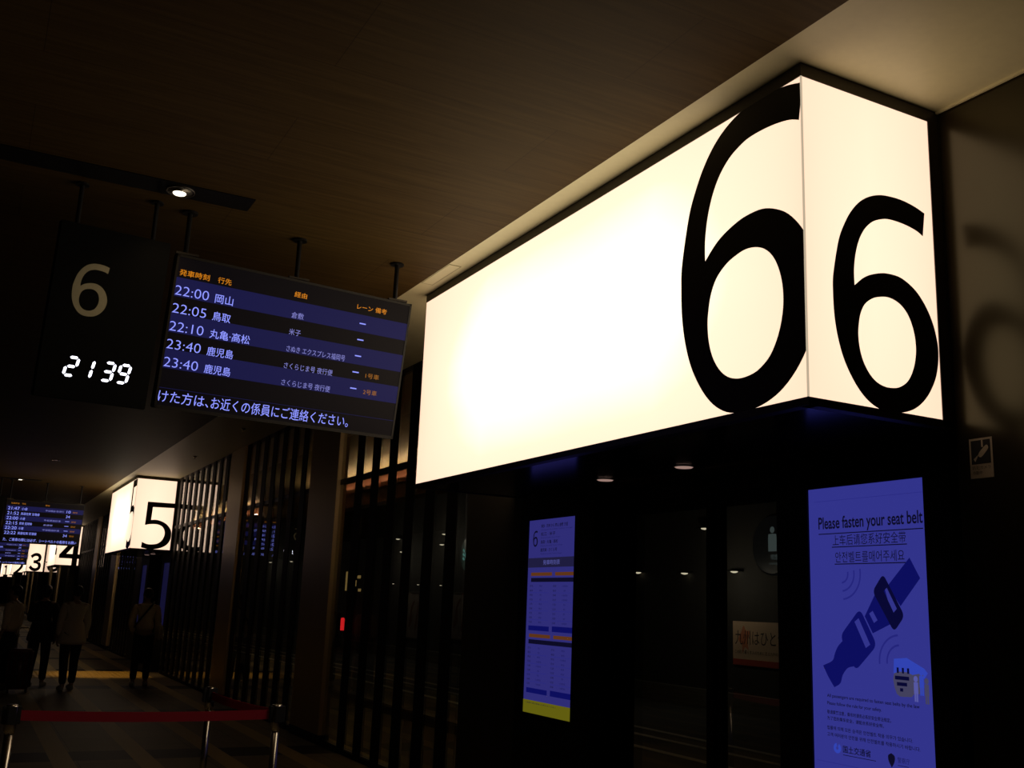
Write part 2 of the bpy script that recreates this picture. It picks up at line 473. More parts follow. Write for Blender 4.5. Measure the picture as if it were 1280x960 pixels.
# roadway beyond the glass
struct('floor', MB().box(4.1, -4, -0.1, 12.2, YEND, 0), M['asphalt'])
struct('wall_outer', MB().box(12.0, -4, 0, 12.2, YEND, 5.0), M['darkwall'])
struct('ceiling', MB().box(XW + 0.25, -4, ZC, 6.62, YEND, ZC + 0.12), M['pale'])
struct('ceiling', MB().box(6.9, -4, 4.9, 12.2, YEND, 5.0), M['darkwall'])
struct('trim_1', MB().box(6.62, -4, 3.42, 6.9, YEND, 5.0), M['redwood'])
struct('trim_2', MB().box(XW - 0.012, -4, ZC - 0.012, XW, YEND, ZC), M['pale'])
struct('trim_3', MB().box(11.85, -4, 0, 12.0, YEND, 0.32), M['concrete'])

def road_line(x0, x1, y0, y1, label):
    mb = MB().box(x0, y0, 0.0, x1, y1, 0.004)
    tag(mk('road_marking', mb, M['paint']), label, 'road marking', 'lane lines on the roadway')
road_line(7.53, 7.66, 4.0, 60, 'long white lane line on the roadway behind the slat screen, nearest the glass')
road_line(8.30, 8.42, 4.0, 60, 'white lane line in the middle of the roadway, seen through the gate 6 door')
road_line(8.80, 8.92, 4.0, 60, 'white lane line farthest from the glass, alongside the middle one')
tag(mk('kerb', MB().box(5.75, 2, 0.0, 5.95, 60, 0.14).bevel(0.02), M['concrete']), 'low grey concrete kerb along the bus bay outside the glass', 'kerb')

# hatch in the pale ceiling strip
h = thing('access_hatch', 'small rectangular access hatch in the pale ceiling strip beside the big light box', 'hatch', (2.86, 6.7, ZC))
mk('hatch_frame', MB().box(2.812, 6.44, ZC - 0.004, 2.905, 6.447, ZC).box(2.812, 6.953, ZC - 0.004, 2.905, 6.96, ZC)
   .box(2.899, 6.447, ZC - 0.004, 2.905, 6.953, ZC), M['hatch'], h)
mk('hatch_door', MB().box(2.812, 6.447, ZC - 0.003, 2.899, 6.953, ZC), M['pale'], h)

# ------------------------------------------------------------------ glazing, slats, columns
win = 0
def window(x, y0, y1, z0=0.06, z1=ZC, rail=2.98):
    global win
    win += 1
    w = thing('window_%d' % win, None, None, (x, (y0 + y1) / 2, 0), kind='structure')
    mk('window_frame', MB().box(x - 0.005, y0, 0, x + 0.05, y1, z0).box(x - 0.005, y0, rail - 0.03, x + 0.05, y1, rail + 0.03)
       .box(x - 0.005, y0, z1 - 0.05, x + 0.04, y1, z1), M['bronze'], w)
    mk('glass_pane', MB().box(x, y0, z0, x + 0.012, y1, rail - 0.03).box(x, y0, rail + 0.03, x + 0.012, y1, z1 - 0.05), M['glass'], w)

def slat_screen(y0, ys_, label):
    t = thing('slat_screen', label, 'slat screen', (XW, sum(ys_) / len(ys_), 0), 'dark slat screens between the gates')
    for y in ys_:
        mk('slat', MB().box(XW - 0.038, y - 0.11, 0.02, XW - 0.028, y + 0.11, ZC - 0.012), M['slat'], t)
    a, b = min(ys_) - 0.1, max(ys_) + 0.1
    mk('rail', MB().box(XW - 0.045, a, 0.0, XW - 0.028, b, 0.05), M['slat'], t)
    mk('rail', MB().box(XW - 0.028, a, 2.965, XW - 0.0235, b, 2.985), M['bronze'], t)

def column(y0, y1, label):
    t = thing('column', label, 'column', (XW + 0.06, (y0 + y1) / 2, 0), 'bronze clad columns in the slat line')
    mk('cladding', MB().box(XW - 0.065, y0, 0.1, XW + 0.06, y1, ZC).bevel(0.006), M['column'], t)
    mk('plinth', MB().box(XW - 0.07, y0 - 0.005, 0, XW + 0.065, y1 + 0.005, 0.1), M['black'], t)

ORD = ['gate 6', 'gate 5', 'gate 4', 'gate 3', 'gate 2', 'gate 1']
def bay(k):
    o = PITCH_Y * k
    nm = ORD[k]
    g1 = [8.38 + 0.515 * i for i in range(6)]
    g2 = [13.18 + 0.53 * i for i in range(7)]
    g3 = [17.90 + 0.54 * i for i in range(9)]
    where = ('just beyond the %s light box' % nm, 'in the middle of the row past %s' % nm,
             'right before the %s light box' % ORD[min(k + 1, 5)])
    slat_screen(0, [y + o for y in g1], 'row of tall black vertical slats ' + where[0])
    if k < 2:
        slat_screen(0, [y + o for y in g2], 'row of tall black vertical slats ' + where[1])
        slat_screen(0, [y + o for y in g3], 'row of tall black vertical slats ' + where[2])
    column(11.65 + o, 12.78 + o, 'broad bronze clad column nearest %s in the slat line' % nm)
    column(16.55 + o, 17.50 + o, 'broad bronze clad column second past %s in the slat line' % nm)
    window(3.828, 8.12 + o, 11.64 + o); window(3.828, 12.79 + o, 16.54 + o); window(3.828, 17.51 + o, 22.55 + o)
for k in range(4): bay(k)
tag(mk('notice_sheet', MB().box(3.850, 18.2, 2.64, 3.858, 18.6, 2.93), M['white']),
    'small white notice fixed to the glass by the second column', 'notice')

# ------------------------------------------------------------------ gates
def uv_panel(name, face, w, h, d, parent):
    """thin acrylic sheet; its UV map stores metres from the edges"""
    mb = MB()
    bm = mb.bm
    NX, NY = max(2, int(w / 0.12)), max(2, int(h / 0.12))
    g = [[bm.verts.new(face.p(w * i / NX, h * j / NY, d)) for i in range(NX + 1)] for j in range(NY + 1)]
    for j in range(NY):
        for i in range(NX):
            bm.faces.new((g[j][i], g[j][i + 1], g[j + 1][i + 1], g[j + 1][i]))
    off = OFF[parent.name]
    o = mk(name, mb, M['sign'], parent)
    # a UV map has two numbers: horizontal and vertical distance to the nearest edge
    uv = o.data.uv_layers.new(name='UVMap')
    for lp in o.data.loops:
        c = o.data.vertices[lp.vertex_index].co + off - face.o
        x, y = c.dot(face.r), c.dot(face.u)
        uv.data[lp.index].uv = (min(x, w - x), min(y, h - y) + 0.12)
    return o

def gate_sign(k):
    o = PITCH_Y * k
    n = 6 - k
    y0, y1, x1 = YS + o, YS + LS + o, XS + WS
    hgt = ZT - ZB
    t = thing('light_box_sign', 'long glowing cream light box with a black %d on both faces, over %s' % (n, ORD[k]) if k else
              'nearest and largest glowing light box, black 6 on its long side and on its end', 'sign',
              (XS + 0.43, y0 + LS / 2, ZB), 'illuminated gate number boxes')
    mk('housing', MB().box(XS + 0.03, y0 + 0.03, ZB - 0.005, XW - 0.002, y1, ZT + 0.0)
       .box(XS - 0.004, y0 - 0.004, ZT, XW - 0.002, y1 + 0.004, ZC - 0.001)
       .box(x1, y0 - 0.004, ZB - 0.03, XW - 0.002, y0 + 0.03, ZT)
       .box(XS - 0.004, y0 - 0.004, ZB - 0.035, XS + 0.05, y1 + 0.004, ZB).box(XS, y0 - 0.004, ZB - 0.035, XW - 0.002, y0 + 0.05, ZB)
       .box(XS + 0.03, y1 - 0.03, ZB - 0.035, XW - 0.002, y1 + 0.004, ZB), M['bronze'], t)
    mk('underside', MB().box(XS + 0.05, y0 + 0.05, ZB - 0.03, XW - 0.002, y1 - 0.03, ZB - 0.005), M['soffit'], t)
    side = Face((XS, y1, ZB), (0, -1, 0), (0, 0, 1))            # long side, read towards the near end
    end = Face((XS, y0, ZB), (1, 0, 0), (0, 0, 1))
    uv_panel('side_panel', side, LS, hgt, 0, t)
    uv_panel('end_panel', end, WS, hgt, 0, t)
    back = Face((x1, y1 + 0.006, ZB), (-1, 0, 0), (0, 0, 1))
    uv_panel('end_panel', back, WS, hgt, 0, t)
    mk('corner_seam', MB().box(XS - 0.003, y0 - 0.003, ZB, XS + 0.004, y0 + 0.004, ZT), M['seam'], t)
    if n == 6:
        mk('numeral', numeral(side, 6, LS - 0.855, -0.004, 1.47, 0.003, (0, LS - 0.003, -0.02, hgt)), M['ink'], t)
        mk('numeral', numeral(end, 6, 0.153, -0.006, 1.012, 0.003, (0, WS, -0.02, hgt)), M['ink'], t)
        mk('numeral', numeral(back, 6, 0.06, -0.006, 1.012, 0.003, (0, WS, -0.02, hgt)), M['ink'], t)
    else:
        mk('numeral', numeral(side, n, LS - 0.62, 0.0, 1.452, 0.003, (0, LS - 0.003, 0, hgt)), M['ink'], t)
        mk('numeral', numeral(end, n, 0.22 if n == 5 else 0.10, 0.0, 0.985, 0.003, (0, WS, 0, hgt)), M['ink'], t)
    # gate structure below and behind
    struct('wall_right', MB().box(XW + 0.01, -4 if k == 0 else o + 2.5, 0, XW + 0.2, y0 - 0.006, ZC), M['panel'])
    struct('wall_right', MB().box(XW, y0 - 0.006, ZB - 0.04, XW + 0.25, 8.12 + o, ZC), M['pier'])
    struct('wall_right', MB().box(XW, 7.13 + o, 0, XW + 0.25, 8.12 + o, ZB - 0.04), M['pier'])
    # sliding door
    d = thing('door_%d' % (k + 1), None, None, (4.07, 5.12 + o, 0), kind='structure')
    mk('door_frame', MB().box(4.03, 5.92 + o, 0, 4.11, 6.04 + o, 2.46).box(4.03, 4.21 + o, 0, 4.11, 4.3 + o, 2.46)
       .box(4.03, 4.3 + o, 2.34, 4.11, 5.92 + o, 2.46), M['black'], d)
    for a, b in ((5.0, 5.92), (4.3, 4.96)):
        lf = mk('door_leaf', MB().box(4.05, a + o, 0.02, 4.09, a + 0.06 + o, 2.34).box(4.05, b - 0.05 + o, 0.02, 4.09, b + o, 2.34)
                .box(4.05, a + 0.06 + o, 0.02, 4.09, b - 0.05 + o, 0.12).box(4.05, a + 0.06 + o, 2.26, 4.09, b - 0.05 + o, 2.34), M['black'], d)
        mk('glass_pane', MB().box(4.065, a + 0.06 + o, 0.12, 4.075, b - 0.05 + o, 2.26), M['glass'], lf)
for k in range(6): gate_sign(k)

# lamps let into the underside of the light boxes
for k in range(2):
    for i, y in enumerate((5.73, 4.87)):
        t = thing('recessed_downlight', '%s faint round downlight under the %s light box' % (('farther', 'nearer')[i], ORD[k]), 'downlight',
                  (3.73, y + PITCH_Y * k, ZB - 0.03), 'recessed lights under the boxes')
        mk('rim', MB().lathe((3.73, y + PITCH_Y * k, ZB - 0.031), [(0.055, 0), (0.066, -0.004), (0.066, 0.0)], 28), M['bronze'], t)
        mk('lens', MB().lathe((3.73, y + PITCH_Y * k, ZB - 0.035), [(0.055, 0), (0.05, -0.004), (0.0005, -0.006)], 28), M['lens_glow'], t)

# switch plate, stickers
sw = thing('switch_plate', 'small grey switch plate on the dark pier left of the tall timetable screen', 'switch', (XW, 7.8, 1.3))
mk('plate', MB().box(XW - 0.008, 7.76, 1.24, XW, 7.86, 1.42).bevel(0.003), M['pier'], sw)
mk('button', MB().box(XW - 0.013, 7.785, 1.29, XW - 0.008, 7.835, 1.37), M['bronze'], sw)

st = thing('warning_sticker', 'small framed camera sticker on the glossy brown wall right of the big light box', 'sticker', (XW + 0.01, 2.93, 2.32))
F = Face((XW + 0.01, 2.985, 2.234), (0, -1, 0), (0, 0, 1))
W_, H_ = 0.115, 0.176
mk('backing', F.slab(MB(), 0, 0, W_, H_, 0, 0.002), M['sticker'], st)
mk('picture', F.rect(MB(), 0.009, 0.062, W_ - 0.009, H_ - 0.009, 0.003), M['poster_ink'], st)
mb = MB()
F.poly(mb, smooth_loop([(0.045, 0.098), (0.060, 0.092), (0.092, 0.122), (0.095, 0.136), (0.084, 0.142), (0.052, 0.115)]), 0.0036)
F.rect(mb, 0.062, 0.135, 0.070, 0.166, 0.0036)
F.poly(mb, [(0.020, 0.085), (0.028, 0.072), (0.040, 0.092), (0.046, 0.104)], 0.0036)
mk('pictogram', mb, M['sticker'], st)
mb = MB()
F.text(mb, '防犯カメラ', 0.012, 0.038, 0.103, 0.054, 0.003)
F.text(mb, '作動中', 0.012, 0.016, 0.060, 0.032, 0.003)
mk('caption', mb, M['pier'], st)

# ------------------------------------------------------------------ tall displays either side of the door
KF = 3.85 / 3.9
def rounded(pts, r, n=5):
    """polygon with its corners rounded off"""
    out = []
    for i, p in enumerate(pts):
        p = Vector(p); a = (Vector(pts[i - 1]) - p); b = (Vector(pts[(i + 1) % len(pts)]) - p)
        a = p + a.normalized() * min(r, a.length / 2.2); b = p + b.normalized() * min(r, b.length / 2.2)
        for k in range(n + 1):
            t = k / n
            q_ = a * (1 - t) ** 2 + p * 2 * t * (1 - t) + b * t * t
            out.append((q_.x, q_.y))
    return out
def yz(y, z): return (y * KF, 1.6 + (z - 1.6) * KF)
def display(y0, y1, z0, z1, c0, c1, label, lcd, o=0.0):
    """black floor-to-soffit cabinet with an upright screen; returns thing and a Face with (0,0) at lower left of the screen"""
    t = thing('information_display', label, 'display', (XW + 0.1, (c0 + c1) / 2 + o, 0), 'upright screens beside the gate doors')
    mk('cabinet', MB().box(XW, c0 + o, 0, XW + 0.2, y0 + o, ZB - 0.036).box(XW, y1 + o, 0, XW + 0.2, c1 + o, ZB - 0.036)
       .box(XW, y0 + o, 0, XW + 0.2, y1 + o, z0).box(XW, y0 + o, z1, XW + 0.2, y1 + o, ZB - 0.036)
       .box(XW + 0.03, y0 + o, z0, XW + 0.2, y1 + o, z1), M['black'], t)
    f = Face((XW + 0.012, y1 + o, z0), (0, -1, 0), (0, 0, 1))
    mk('screen', f.slab(MB(), 0, 0, y1 - y0, z1 - z0, -0.015, 0), lcd, t)
    return t, f

# seat-belt notice (near the camera)
Y1, Y0 = yz(4.031, 0)[0], yz(3.282, 0)[0]
Z1, Z0 = yz(0, 2.275)[1], yz(0, 0.845)[1]
t, f = display(Y0, Y1, Z0, Z1, 3.09, 4.21, 'tall blue screen with a seat belt notice, right of the gate 6 door', M['lcd'])
def P(y, z):
    a, b = yz(y, z); return (Y1 - a, b - Z0)
def TX(mb, s, ya, za, yb, zb, d=0.002, bold=0.0):
    (x0, y0), (x1, y1) = P(ya, za), P(yb, zb); f.text(mb, s, x0, y0, x1, y1, d, bold)
    return mb
def RC(mb, ya, za, yb, zb, d=0.002):
    (x0, y0), (x1, y1) = P(ya, za), P(yb, zb); f.rect(mb, x0, y0, x1, y1, d)
    return mb
mb = MB(); TX(mb, 'Please fasten your seat belt', 3.962, 2.043, 3.298, 2.125, 0.002, 0.018); RC(mb, 3.962, 2.035, 3.298, 2.040)
mk('english_heading', mb, M['lcd_ink'], t)
mb = MB(); TX(mb, '上车后请您系好安全带', 3.866, 1.976, 3.400, 2.030); RC(mb, 3.872, 1.966, 3.395, 1.971)
mk('chinese_heading', mb, M['lcd_ink'], t)
mb = MB(); TX(mb, '안전벨트를매어주세요', 3.850, 1.890, 3.413, 1.944); RC(mb, 3.856, 1.880, 3.408, 1.885)
mk('korean_heading', mb, M['lcd_ink'], t)
mk('rule', RC(MB(), 3.992, 2.206, 3.287, 2.208), M['lcd_arc'], t)
mk('rule', RC(MB(), 4.011, 0.916, 3.30, 0.918), M['lcd_arc'], t)
mb = MB()
f.poly(mb, [P(*p) for p in ((3.384, 1.905), (3.328, 1.809), (3.448, 1.680), (3.520, 1.775))], 0.002)
f.poly(mb, [P(*p) for p in ((3.601, 1.732), (3.669, 1.628), (3.622, 1.549), (3.490, 1.605), (3.545, 1.780))], 0.002,
       holes=[[P(*p) for p in ((3.640, 1.642), (3.618, 1.655), (3.590, 1.612), (3.612, 1.598))]])
f.poly(mb, smooth_loop([P(*p) for p in ((3.816, 1.506), (3.850, 1.476), (3.872, 1.440), (3.890, 1.405), (3.954, 1.378), (3.920, 1.325), (3.881, 1.277), (3.840, 1.300), (3.823, 1.340), (3.790, 1.375), (3.749, 1.387))], (0, 4, 6, 10)), 0.002)
mk('belt_graphic', mb, M['lcd_navy'], t)
mb = MB()
f.poly(mb, rounded([P(*p) for p in ((3.698, 1.665), (3.598, 1.494), (3.738, 1.366), (3.832, 1.528))], 0.035), 0.0026,
       holes=[[P(*p) for p in ((3.735, 1.600), (3.708, 1.618), (3.640, 1.495), (3.668, 1.478))]])
mk('buckle_graphic', mb, M['lcd_navy'], t)
mb = MB()
f.poly(mb, rounded([P(*p) for p in ((3.545, 1.832), (3.426, 1.636), (3.492, 1.560), (3.614, 1.748))], 0.028), 0.0026,
       holes=[[P(*p) for p in ((3.545, 1.750), (3.525, 1.765), (3.470, 1.668), (3.490, 1.650))]])
mk('adjuster_graphic', mb, M['lcd_deep'], t)
def arc(cx, cz, r, a0, a1, w=0.009):
    (x, y) = P(cx, cz)
    A = [R(a0 + (a1 - a0) * i / 16) for i in range(17)]
    f.poly(mb, [(x + (r + w / 2) * math.cos(a), y + (r + w / 2) * math.sin(a)) for a in A] +
           [(x + (r - w / 2) * math.cos(a), y + (r - w / 2) * math.sin(a)) for a in reversed(A)], 0.002)
for c_, r in (((3.815, 1.835, -85, 10), 0.045), ((3.815, 1.835, -85, 10), 0.085), ((3.815, 1.835, -85, 10), 0.125), ((3.46, 1.42, 95, 185), 0.08), ((3.46, 1.42, 95, 185), 0.125)):
    mb = MB(); arc(c_[0], c_[1], r, c_[2], c_[3]); mk('signal_arc', mb, M['lcd_arc'], t)
# bus with people in front of it
mb = MB()
f.poly(mb, [P(*p) for p in ((3.500, 1.438), (3.425, 1.446), (3.330, 1.405), (3.310, 1.385), (3.330, 1.36), (3.505, 1.372))], 0.002)
mk('bus_top_graphic', mb, M['lcd_bright'], t)
mb = MB()
f.poly(mb, smooth_loop([P(*p) for p in ((3.502, 1.372), (3.395, 1.372), (3.395, 1.285), (3.43, 1.272), (3.490, 1.280))], n=3), 0.0024)
f.poly(mb, [P(*p) for p in ((3.395, 1.372), (3.335, 1.385), (3.335, 1.295), (3.395, 1.285))], 0.0022)
mk('bus_front_graphic', mb, M['lcd_steel'], t)
mb = MB()
RC(mb, 3.497, 1.345, 3.415, 1.362, 0.003); RC(mb, 3.487, 1.318, 3.428, 1.334, 0.003); RC(mb, 3.470, 1.293, 3.452, 1.308, 0.003)
for a in (3.485, 3.455, 3.425): RC(mb, a, 1.375, a - 0.012, 1.400, 0.003)
mk('bus_window_graphic', mb, M['lcd_deep'], t)
for (a, b), m_ in zip(((3.378, 1.355), (3.345, 1.385), (3.318, 1.350)), ('lcd_pale', 'lcd_bright', 'lcd_steel')):
    mb = MB()
    f.poly(mb, [P(a + 0.012 * math.cos(q), b + 0.014 * math.sin(q)) for q in [2 * math.pi * i / 14 for i in range(14)]], 0.0034)
    RC(mb, a + 0.012, b - 0.065, a - 0.012, b - 0.014, 0.0034)
    RC(mb, a + 0.010, b - 0.100, a + 0.001, b - 0.065, 0.0034); RC(mb, a - 0.001, b - 0.100, a - 0.010, b - 0.065, 0.0034)
    mk('figure_graphic', mb, M[m_], t)
mk('small_print', TX(MB(), 'All passengers are required to fasten seat belts by the law', 3.932, 1.222, 3.364, 1.243, 0.002, 0.012), M['lcd_ink'], t)
mk('small_print', TX(MB(), 'Please follow the rule for your safety.', 3.932, 1.186, 3.585, 1.207, 0.002, 0.012), M['lcd_ink'], t)
mk('small_print', TX(MB(), '敬请乘客注意，乘车时请务必系好安全带法规定。', 3.934, 1.146, 3.53, 1.166, 0.002, 0.012), M['lcd_ink'], t)
mk('small_print', TX(MB(), '为了您的乘车安全，请配合系好安全带。', 3.935, 1.117, 3.575, 1.136, 0.002, 0.012), M['lcd_ink'], t)
mk('small_print', TX(MB(), '법률에 의해 모든 승객은 안전벨트 착용 의무가 있습니다.', 3.936, 1.072, 3.41, 1.091, 0.002, 0.012), M['lcd_ink'], t)
mk('small_print', TX(MB(), '고객 여러분의 안전을 위해 안전벨트를 착용하시기 바랍니다.', 3.937, 1.040, 3.37, 1.059, 0.002, 0.012), M['lcd_ink'], t)
mb = MB(); TX(mb, '国土交通省', 3.836, 0.974, 3.660, 1.008, 0.002, 0.012); RC(mb, 3.836, 0.962, 3.630, 0.965)
mk('ministry_name', mb, M['lcd_ink'], t)
mb = MB()
for r_, e in ((0.020, 1), (0.012, 0.5)):
    arc(3.873, 0.990, r_, 100, 420, 0.008)
mk('ministry_mark', mb, M['lcd_bright'], t)
mb = MB()
f.poly(mb, smooth_loop([P(*p) for p in ((3.537, 1.012), (3.518, 1.000), (3.520, 0.975), (3.537, 0.948), (3.554, 0.975), (3.556, 1.000))], (0, 3)), 0.002)
mk('crest_mark', mb, M['lcd_ink'], t)
mb = MB(); TX(mb, '警察庁', 3.502, 0.975, 3.432, 1.000); RC(mb, 3.502, 0.962, 3.44, 0.965)
mk('agency_name', mb, M['lcd_text'], t)

# timetable screen (far side of the door)
Y1, Y0 = yz(7.09, 0)[0], yz(6.385, 0)[0]
Z1, Z0 = yz(0, 2.278)[1], yz(0, 0.832)[1]
t, f = display(Y0, Y1, Z0, Z1, 6.04, 7.13, 'tall blue timetable screen with a yellow foot, left of the gate 6 door', M['lcd2'])
numeral_mb = MB()
x0, y0 = P(7.022, 2.072)
f.poly(numeral_mb, [(x0 + p[0] * 0.122 * 0.95, y0 + p[1] * 0.122) for p in SIX], 0.002, [[(x0 + p[0] * 0.122 * 0.95, y0 + p[1] * 0.122) for p in SIX_HOLE]])
mk('gate_number', numeral_mb, M['lcd_ink'], t)
mb = MB()
for s, z, ye in (('博多 · 天神 から 岡山 倉敷 方面', 2.213, 6.50), ('松江 · 米子', 2.152, 6.68), ('鳥取 · 丸亀 · 高松', 2.091, 6.64), ('鹿児島 · さくら号', 2.030, 6.65)):
    mk('route_text', TX(MB(), s, 6.900, z, ye, z + 0.028, 0.002, 0.01), M['lcd_ink'], t)
    mk('route_text', TX(MB(), 'Okayama Kurashiki Tottori Yonago', 6.902, z - 0.022, ye - 0.07, z - 0.010), M['lcd_text'], t)
mb = MB(); RC(mb, 7.09, 1.912, 6.385, 1.985)
mk('title_band', mb, M['lcd_grey'], t)
mb = MB(); TX(mb, '発車時刻表', 6.85, 1.930, 6.60, 1.968, 0.003)
mk('title_text', mb, M['lcd_pale'], t)
for z in (1.848, 1.386):
    mk('route_heading', RC(MB(), 7.035, z, 6.712, z + 0.026), M['lcd_orange'], t); mk('route_heading', RC(MB(), 6.665, z, 6.388, z + 0.026), M['lcd_orange'], t)
mk('column_heading', RC(MB(), 7.033, 1.802, 6.388, 1.833), M['lcd_ink'], t)
mk('column_heading', RC(MB(), 7.040, 1.338, 6.388, 1.370), M['lcd_ink'], t)
for z in (1.437, 0.978):
    mk('foot_band', RC(MB(), 7.05, z, 6.735, z + 0.036), M['lcd_navy'], t); mk('foot_band', RC(MB(), 6.69, z, 6.388, z + 0.040), M['lcd_navy'], t)
random.seed(4)
for z_top, z_bot, n in ((1.79, 1.485, 9), (1.325, 1.03, 9)):
    for i in range(n):
        z = z_top - (i + 1) * (z_top - z_bot) / n + 0.008
        for ya in (7.045, 6.69):
            mk('departure_time', TX(MB(), '%02d:%02d' % (7 + i, random.choice((0, 10, 25, 40, 55))), ya, z, ya - 0.045, z + 0.014), M['lcd_ink'], t)
            w_ = random.choice((0.03, 0.05, 0.08))
            mk('stop_name', TX(MB(), '博多' if w_ < 0.06 else '小倉経由', ya - 0.17 + w_ / 2, z, ya - 0.17 - w_ / 2, z + 0.014), M['lcd_text'], t)
        for ya in (7.045, 6.69):
            if i % 2: mk('row_rule', RC(MB(), ya, z - 0.010, ya - 0.29, z - 0.0075), M['lcd_arc'], t)
mb = MB(); RC(mb, 7.09, 0.832, 6.385, 0.925)
mk('yellow_footer', mb, M['lcd_yellow'], t)
mb = MB(); TX(mb, 'ご乗車の際は係員にお声かけください', 7.05, 0.900, 6.60, 0.912, 0.003)
mk('footer_text', mb, M['lcd_ink'], t)

# plain ones at gate 5
t, f = display(3.28, 4.0, 0.84, 2.25, 3.09, 4.21, 'distant upright blue screen on the near side of the gate 5 door', M['lcd_dim'], PITCH_Y)
t, f = display(6.33, 7.03, 0.84, 2.25, 6.04, 7.13, 'distant upright blue screen on the far side of the gate 5 door', M['lcd_dim'], PITCH_Y)

# ------------------------------------------------------------------ departure boards with clock panel
S_YAW, S_TILT, S_ROLL, S_W, S_H = 0.1175, 0.1795, 0.0073, 1.69, 0.986
def board(k, rows, ticker, dx=0.0, dz=0.0, clock='2139'):
    o = PITCH_Y * k
    c = Vector((1.7565 + dx, 6.5948 + o, 3.2265 + dz))
    r = Vector((math.cos(S_YAW), math.sin(S_YAW), 0)); n = Vector((math.sin(S_YAW), -math.cos(S_YAW), 0))
    u = Vector((0, 0, math.cos(S_TILT))) + n * math.sin(S_TILT)
    r2 = r * math.cos(S_ROLL) + u * math.sin(S_ROLL); u2 = u * math.cos(S_ROLL) - r * math.sin(S_ROLL)
    f = Face(c, r2, u2)
    t = thing('departure_board', 'large black departure board of five night buses, hung left of the big light box' if k == 0 else
              'departure board of small blue rows hanging before %s' % ORD[k], 'departure board', tuple(c), 'hanging departure boards')
    w, h = S_W / 2, S_H / 2
    mk('casing', f.slab(MB(), -w, -h, w, h, -0.09, -0.012).bevel(0.006), M['black'], t)
    mk('bezel', f.slab(f.slab(f.slab(f.slab(MB(), -w, -h, -w + 0.014, h, -0.012, 0.003), w - 0.014, -h, w, h, -0.012, 0.003),
                              -w, h - 0.016, w, h, -0.012, 0.003), -w, -h, w, -h + 0.022, -0.012, 0.003), M['bezel'], t)
    mk('screen', f.slab(MB(), -w + 0.014, -h + 0.022, w - 0.014, h - 0.016, -0.012, 0), M['screen'], t)
    # hangers
    for a in (-0.78, -0.02, 0.74):
        p = f.p(a, h - 0.05, -0.06)
        hm = MB().tube([p, (p.x, p.y + 0.0, ZC)], 0.016)
        hm.lathe((p.x, p.y, ZC - 0.012), [(0.05, 0), (0.05, 0.012)], 16)
        mk('hanger', hm, M['black'], t)
        q = f.p(a, h, -0.03)
        mk('bracket', MB().box(q.x - 0.07, q.y - 0.02, q.z + 0.002, q.x + 0.07, q.y + 0.02, q.z + 0.016), M['bronze'], t)
    D = 0.0012
    if k == 0:
        for s, x0, y0, x1, y1 in (('発車時刻', -0.818, 0.360, -0.625, 0.400), ('行先', -0.570, 0.360, -0.480, 0.400),
                                  ('経由', -0.044, 0.374, 0.046, 0.412), ('レーン', 0.423, 0.382, 0.545, 0.412), ('備考', 0.565, 0.380, 0.655, 0.418)):
            mk('heading_text', f.text(MB(), s, x0, y0, x1, y1, 2 * D, 0.004), M['tx_orange'], t)
        for i, (tm, dest, dw, via, vw, note) in enumerate(rows):
            yb = 0.234 - 0.1148 * i
            if i % 2 == 0:
                mk('row_band', f.rect(MB(), -0.831, yb - 0.010 + 0.0, 0.831, yb + 0.112, D), M['band'], t)
            mk('time_text', f.text(MB(), tm, -0.828, yb, -0.612, yb + 0.060, 2 * D, -0.010), M['tx_blue'], t)
            mk('destination_text', f.text(MB(), dest, -0.570, yb - 0.004, -0.570 + dw, yb + 0.055, 2 * D, 0.003), M['tx_blue'], t)
            mk('lane_mark', f.rect(MB(), 0.459, yb + 0.046, 0.507, yb + 0.054, 2 * D), M['tx_blue'], t)
            mk('via_text', f.text(MB(), via, -0.044, yb - 0.004 + 0.0, -0.044 + vw, yb + 0.038, 2 * D), M['tx_lilac'], t)
            if note:
                mk('note_text', f.text(MB(), note, 0.562, yb + 0.020, 0.668, yb + 0.056, 2 * D), M['tx_brown'], t)
        a, b = ticker.split('、')
        mk('ticker_text', f.text(MB(), a + '、', -0.829, -0.450, -0.507, -0.374, 2 * D), M['tx_blue'], t)
        mk('ticker_text', f.text(MB(), b, -0.492, -0.452, 0.482, -0.374, 2 * D), M['tx_blue'], t)
        mk('rule', f.rect(MB(), -0.831, -0.362, 0.831, -0.359, D), M['band'], t)
    else:
        for a, b, s in ((-0.75, -0.58, '発車時刻'), (-0.52, -0.44, '行先'), (-0.02, 0.07, '経由')):
            mk('heading_text', f.text(MB(), s, a, 0.395, b, 0.430, 2 * D, 0.02), M['tx_brown'], t)
        for i, (tm, dest, dw, via, vw, lane) in enumerate(rows):
            yb = 0.262 - 0.112 * i
            if i % 2 == 0:
                mk('row_band', f.rect(MB(), -0.831, yb - 0.014, 0.831, yb + 0.098, D), M['band'], t)
            mk('time_text', f.text(MB(), tm, -0.80, yb, -0.555, yb + 0.07, 2 * D), M['tx_blue'], t)
            mk('destination_text', f.text(MB(), dest, -0.515, yb + 0.004, -0.515 + dw, yb + 0.066, 2 * D), M['tx_blue'], t)
            mk('lane_mark', f.text(MB(), lane, 0.46, yb + (0.030 if lane == '—' else 0.004), 0.55, yb + (0.040 if lane == '—' else 0.066), 2 * D), M['tx_blue'], t)
            if via:
                mk('via_text', f.text(MB(), via, 0.0, yb + 0.010, vw, yb + 0.052, 2 * D), M['tx_lilac'], t)
            if i != 1:
                mk('note_text', f.text(MB(), '臨時便', 0.60, yb + 0.012, 0.70, yb + 0.05, 2 * D), M['tx_brown'], t)
        mk('ticker_text', f.text(MB(), ticker, -0.80, -0.452, 0.78, -0.380, 2 * D), M['tx_blue'], t)
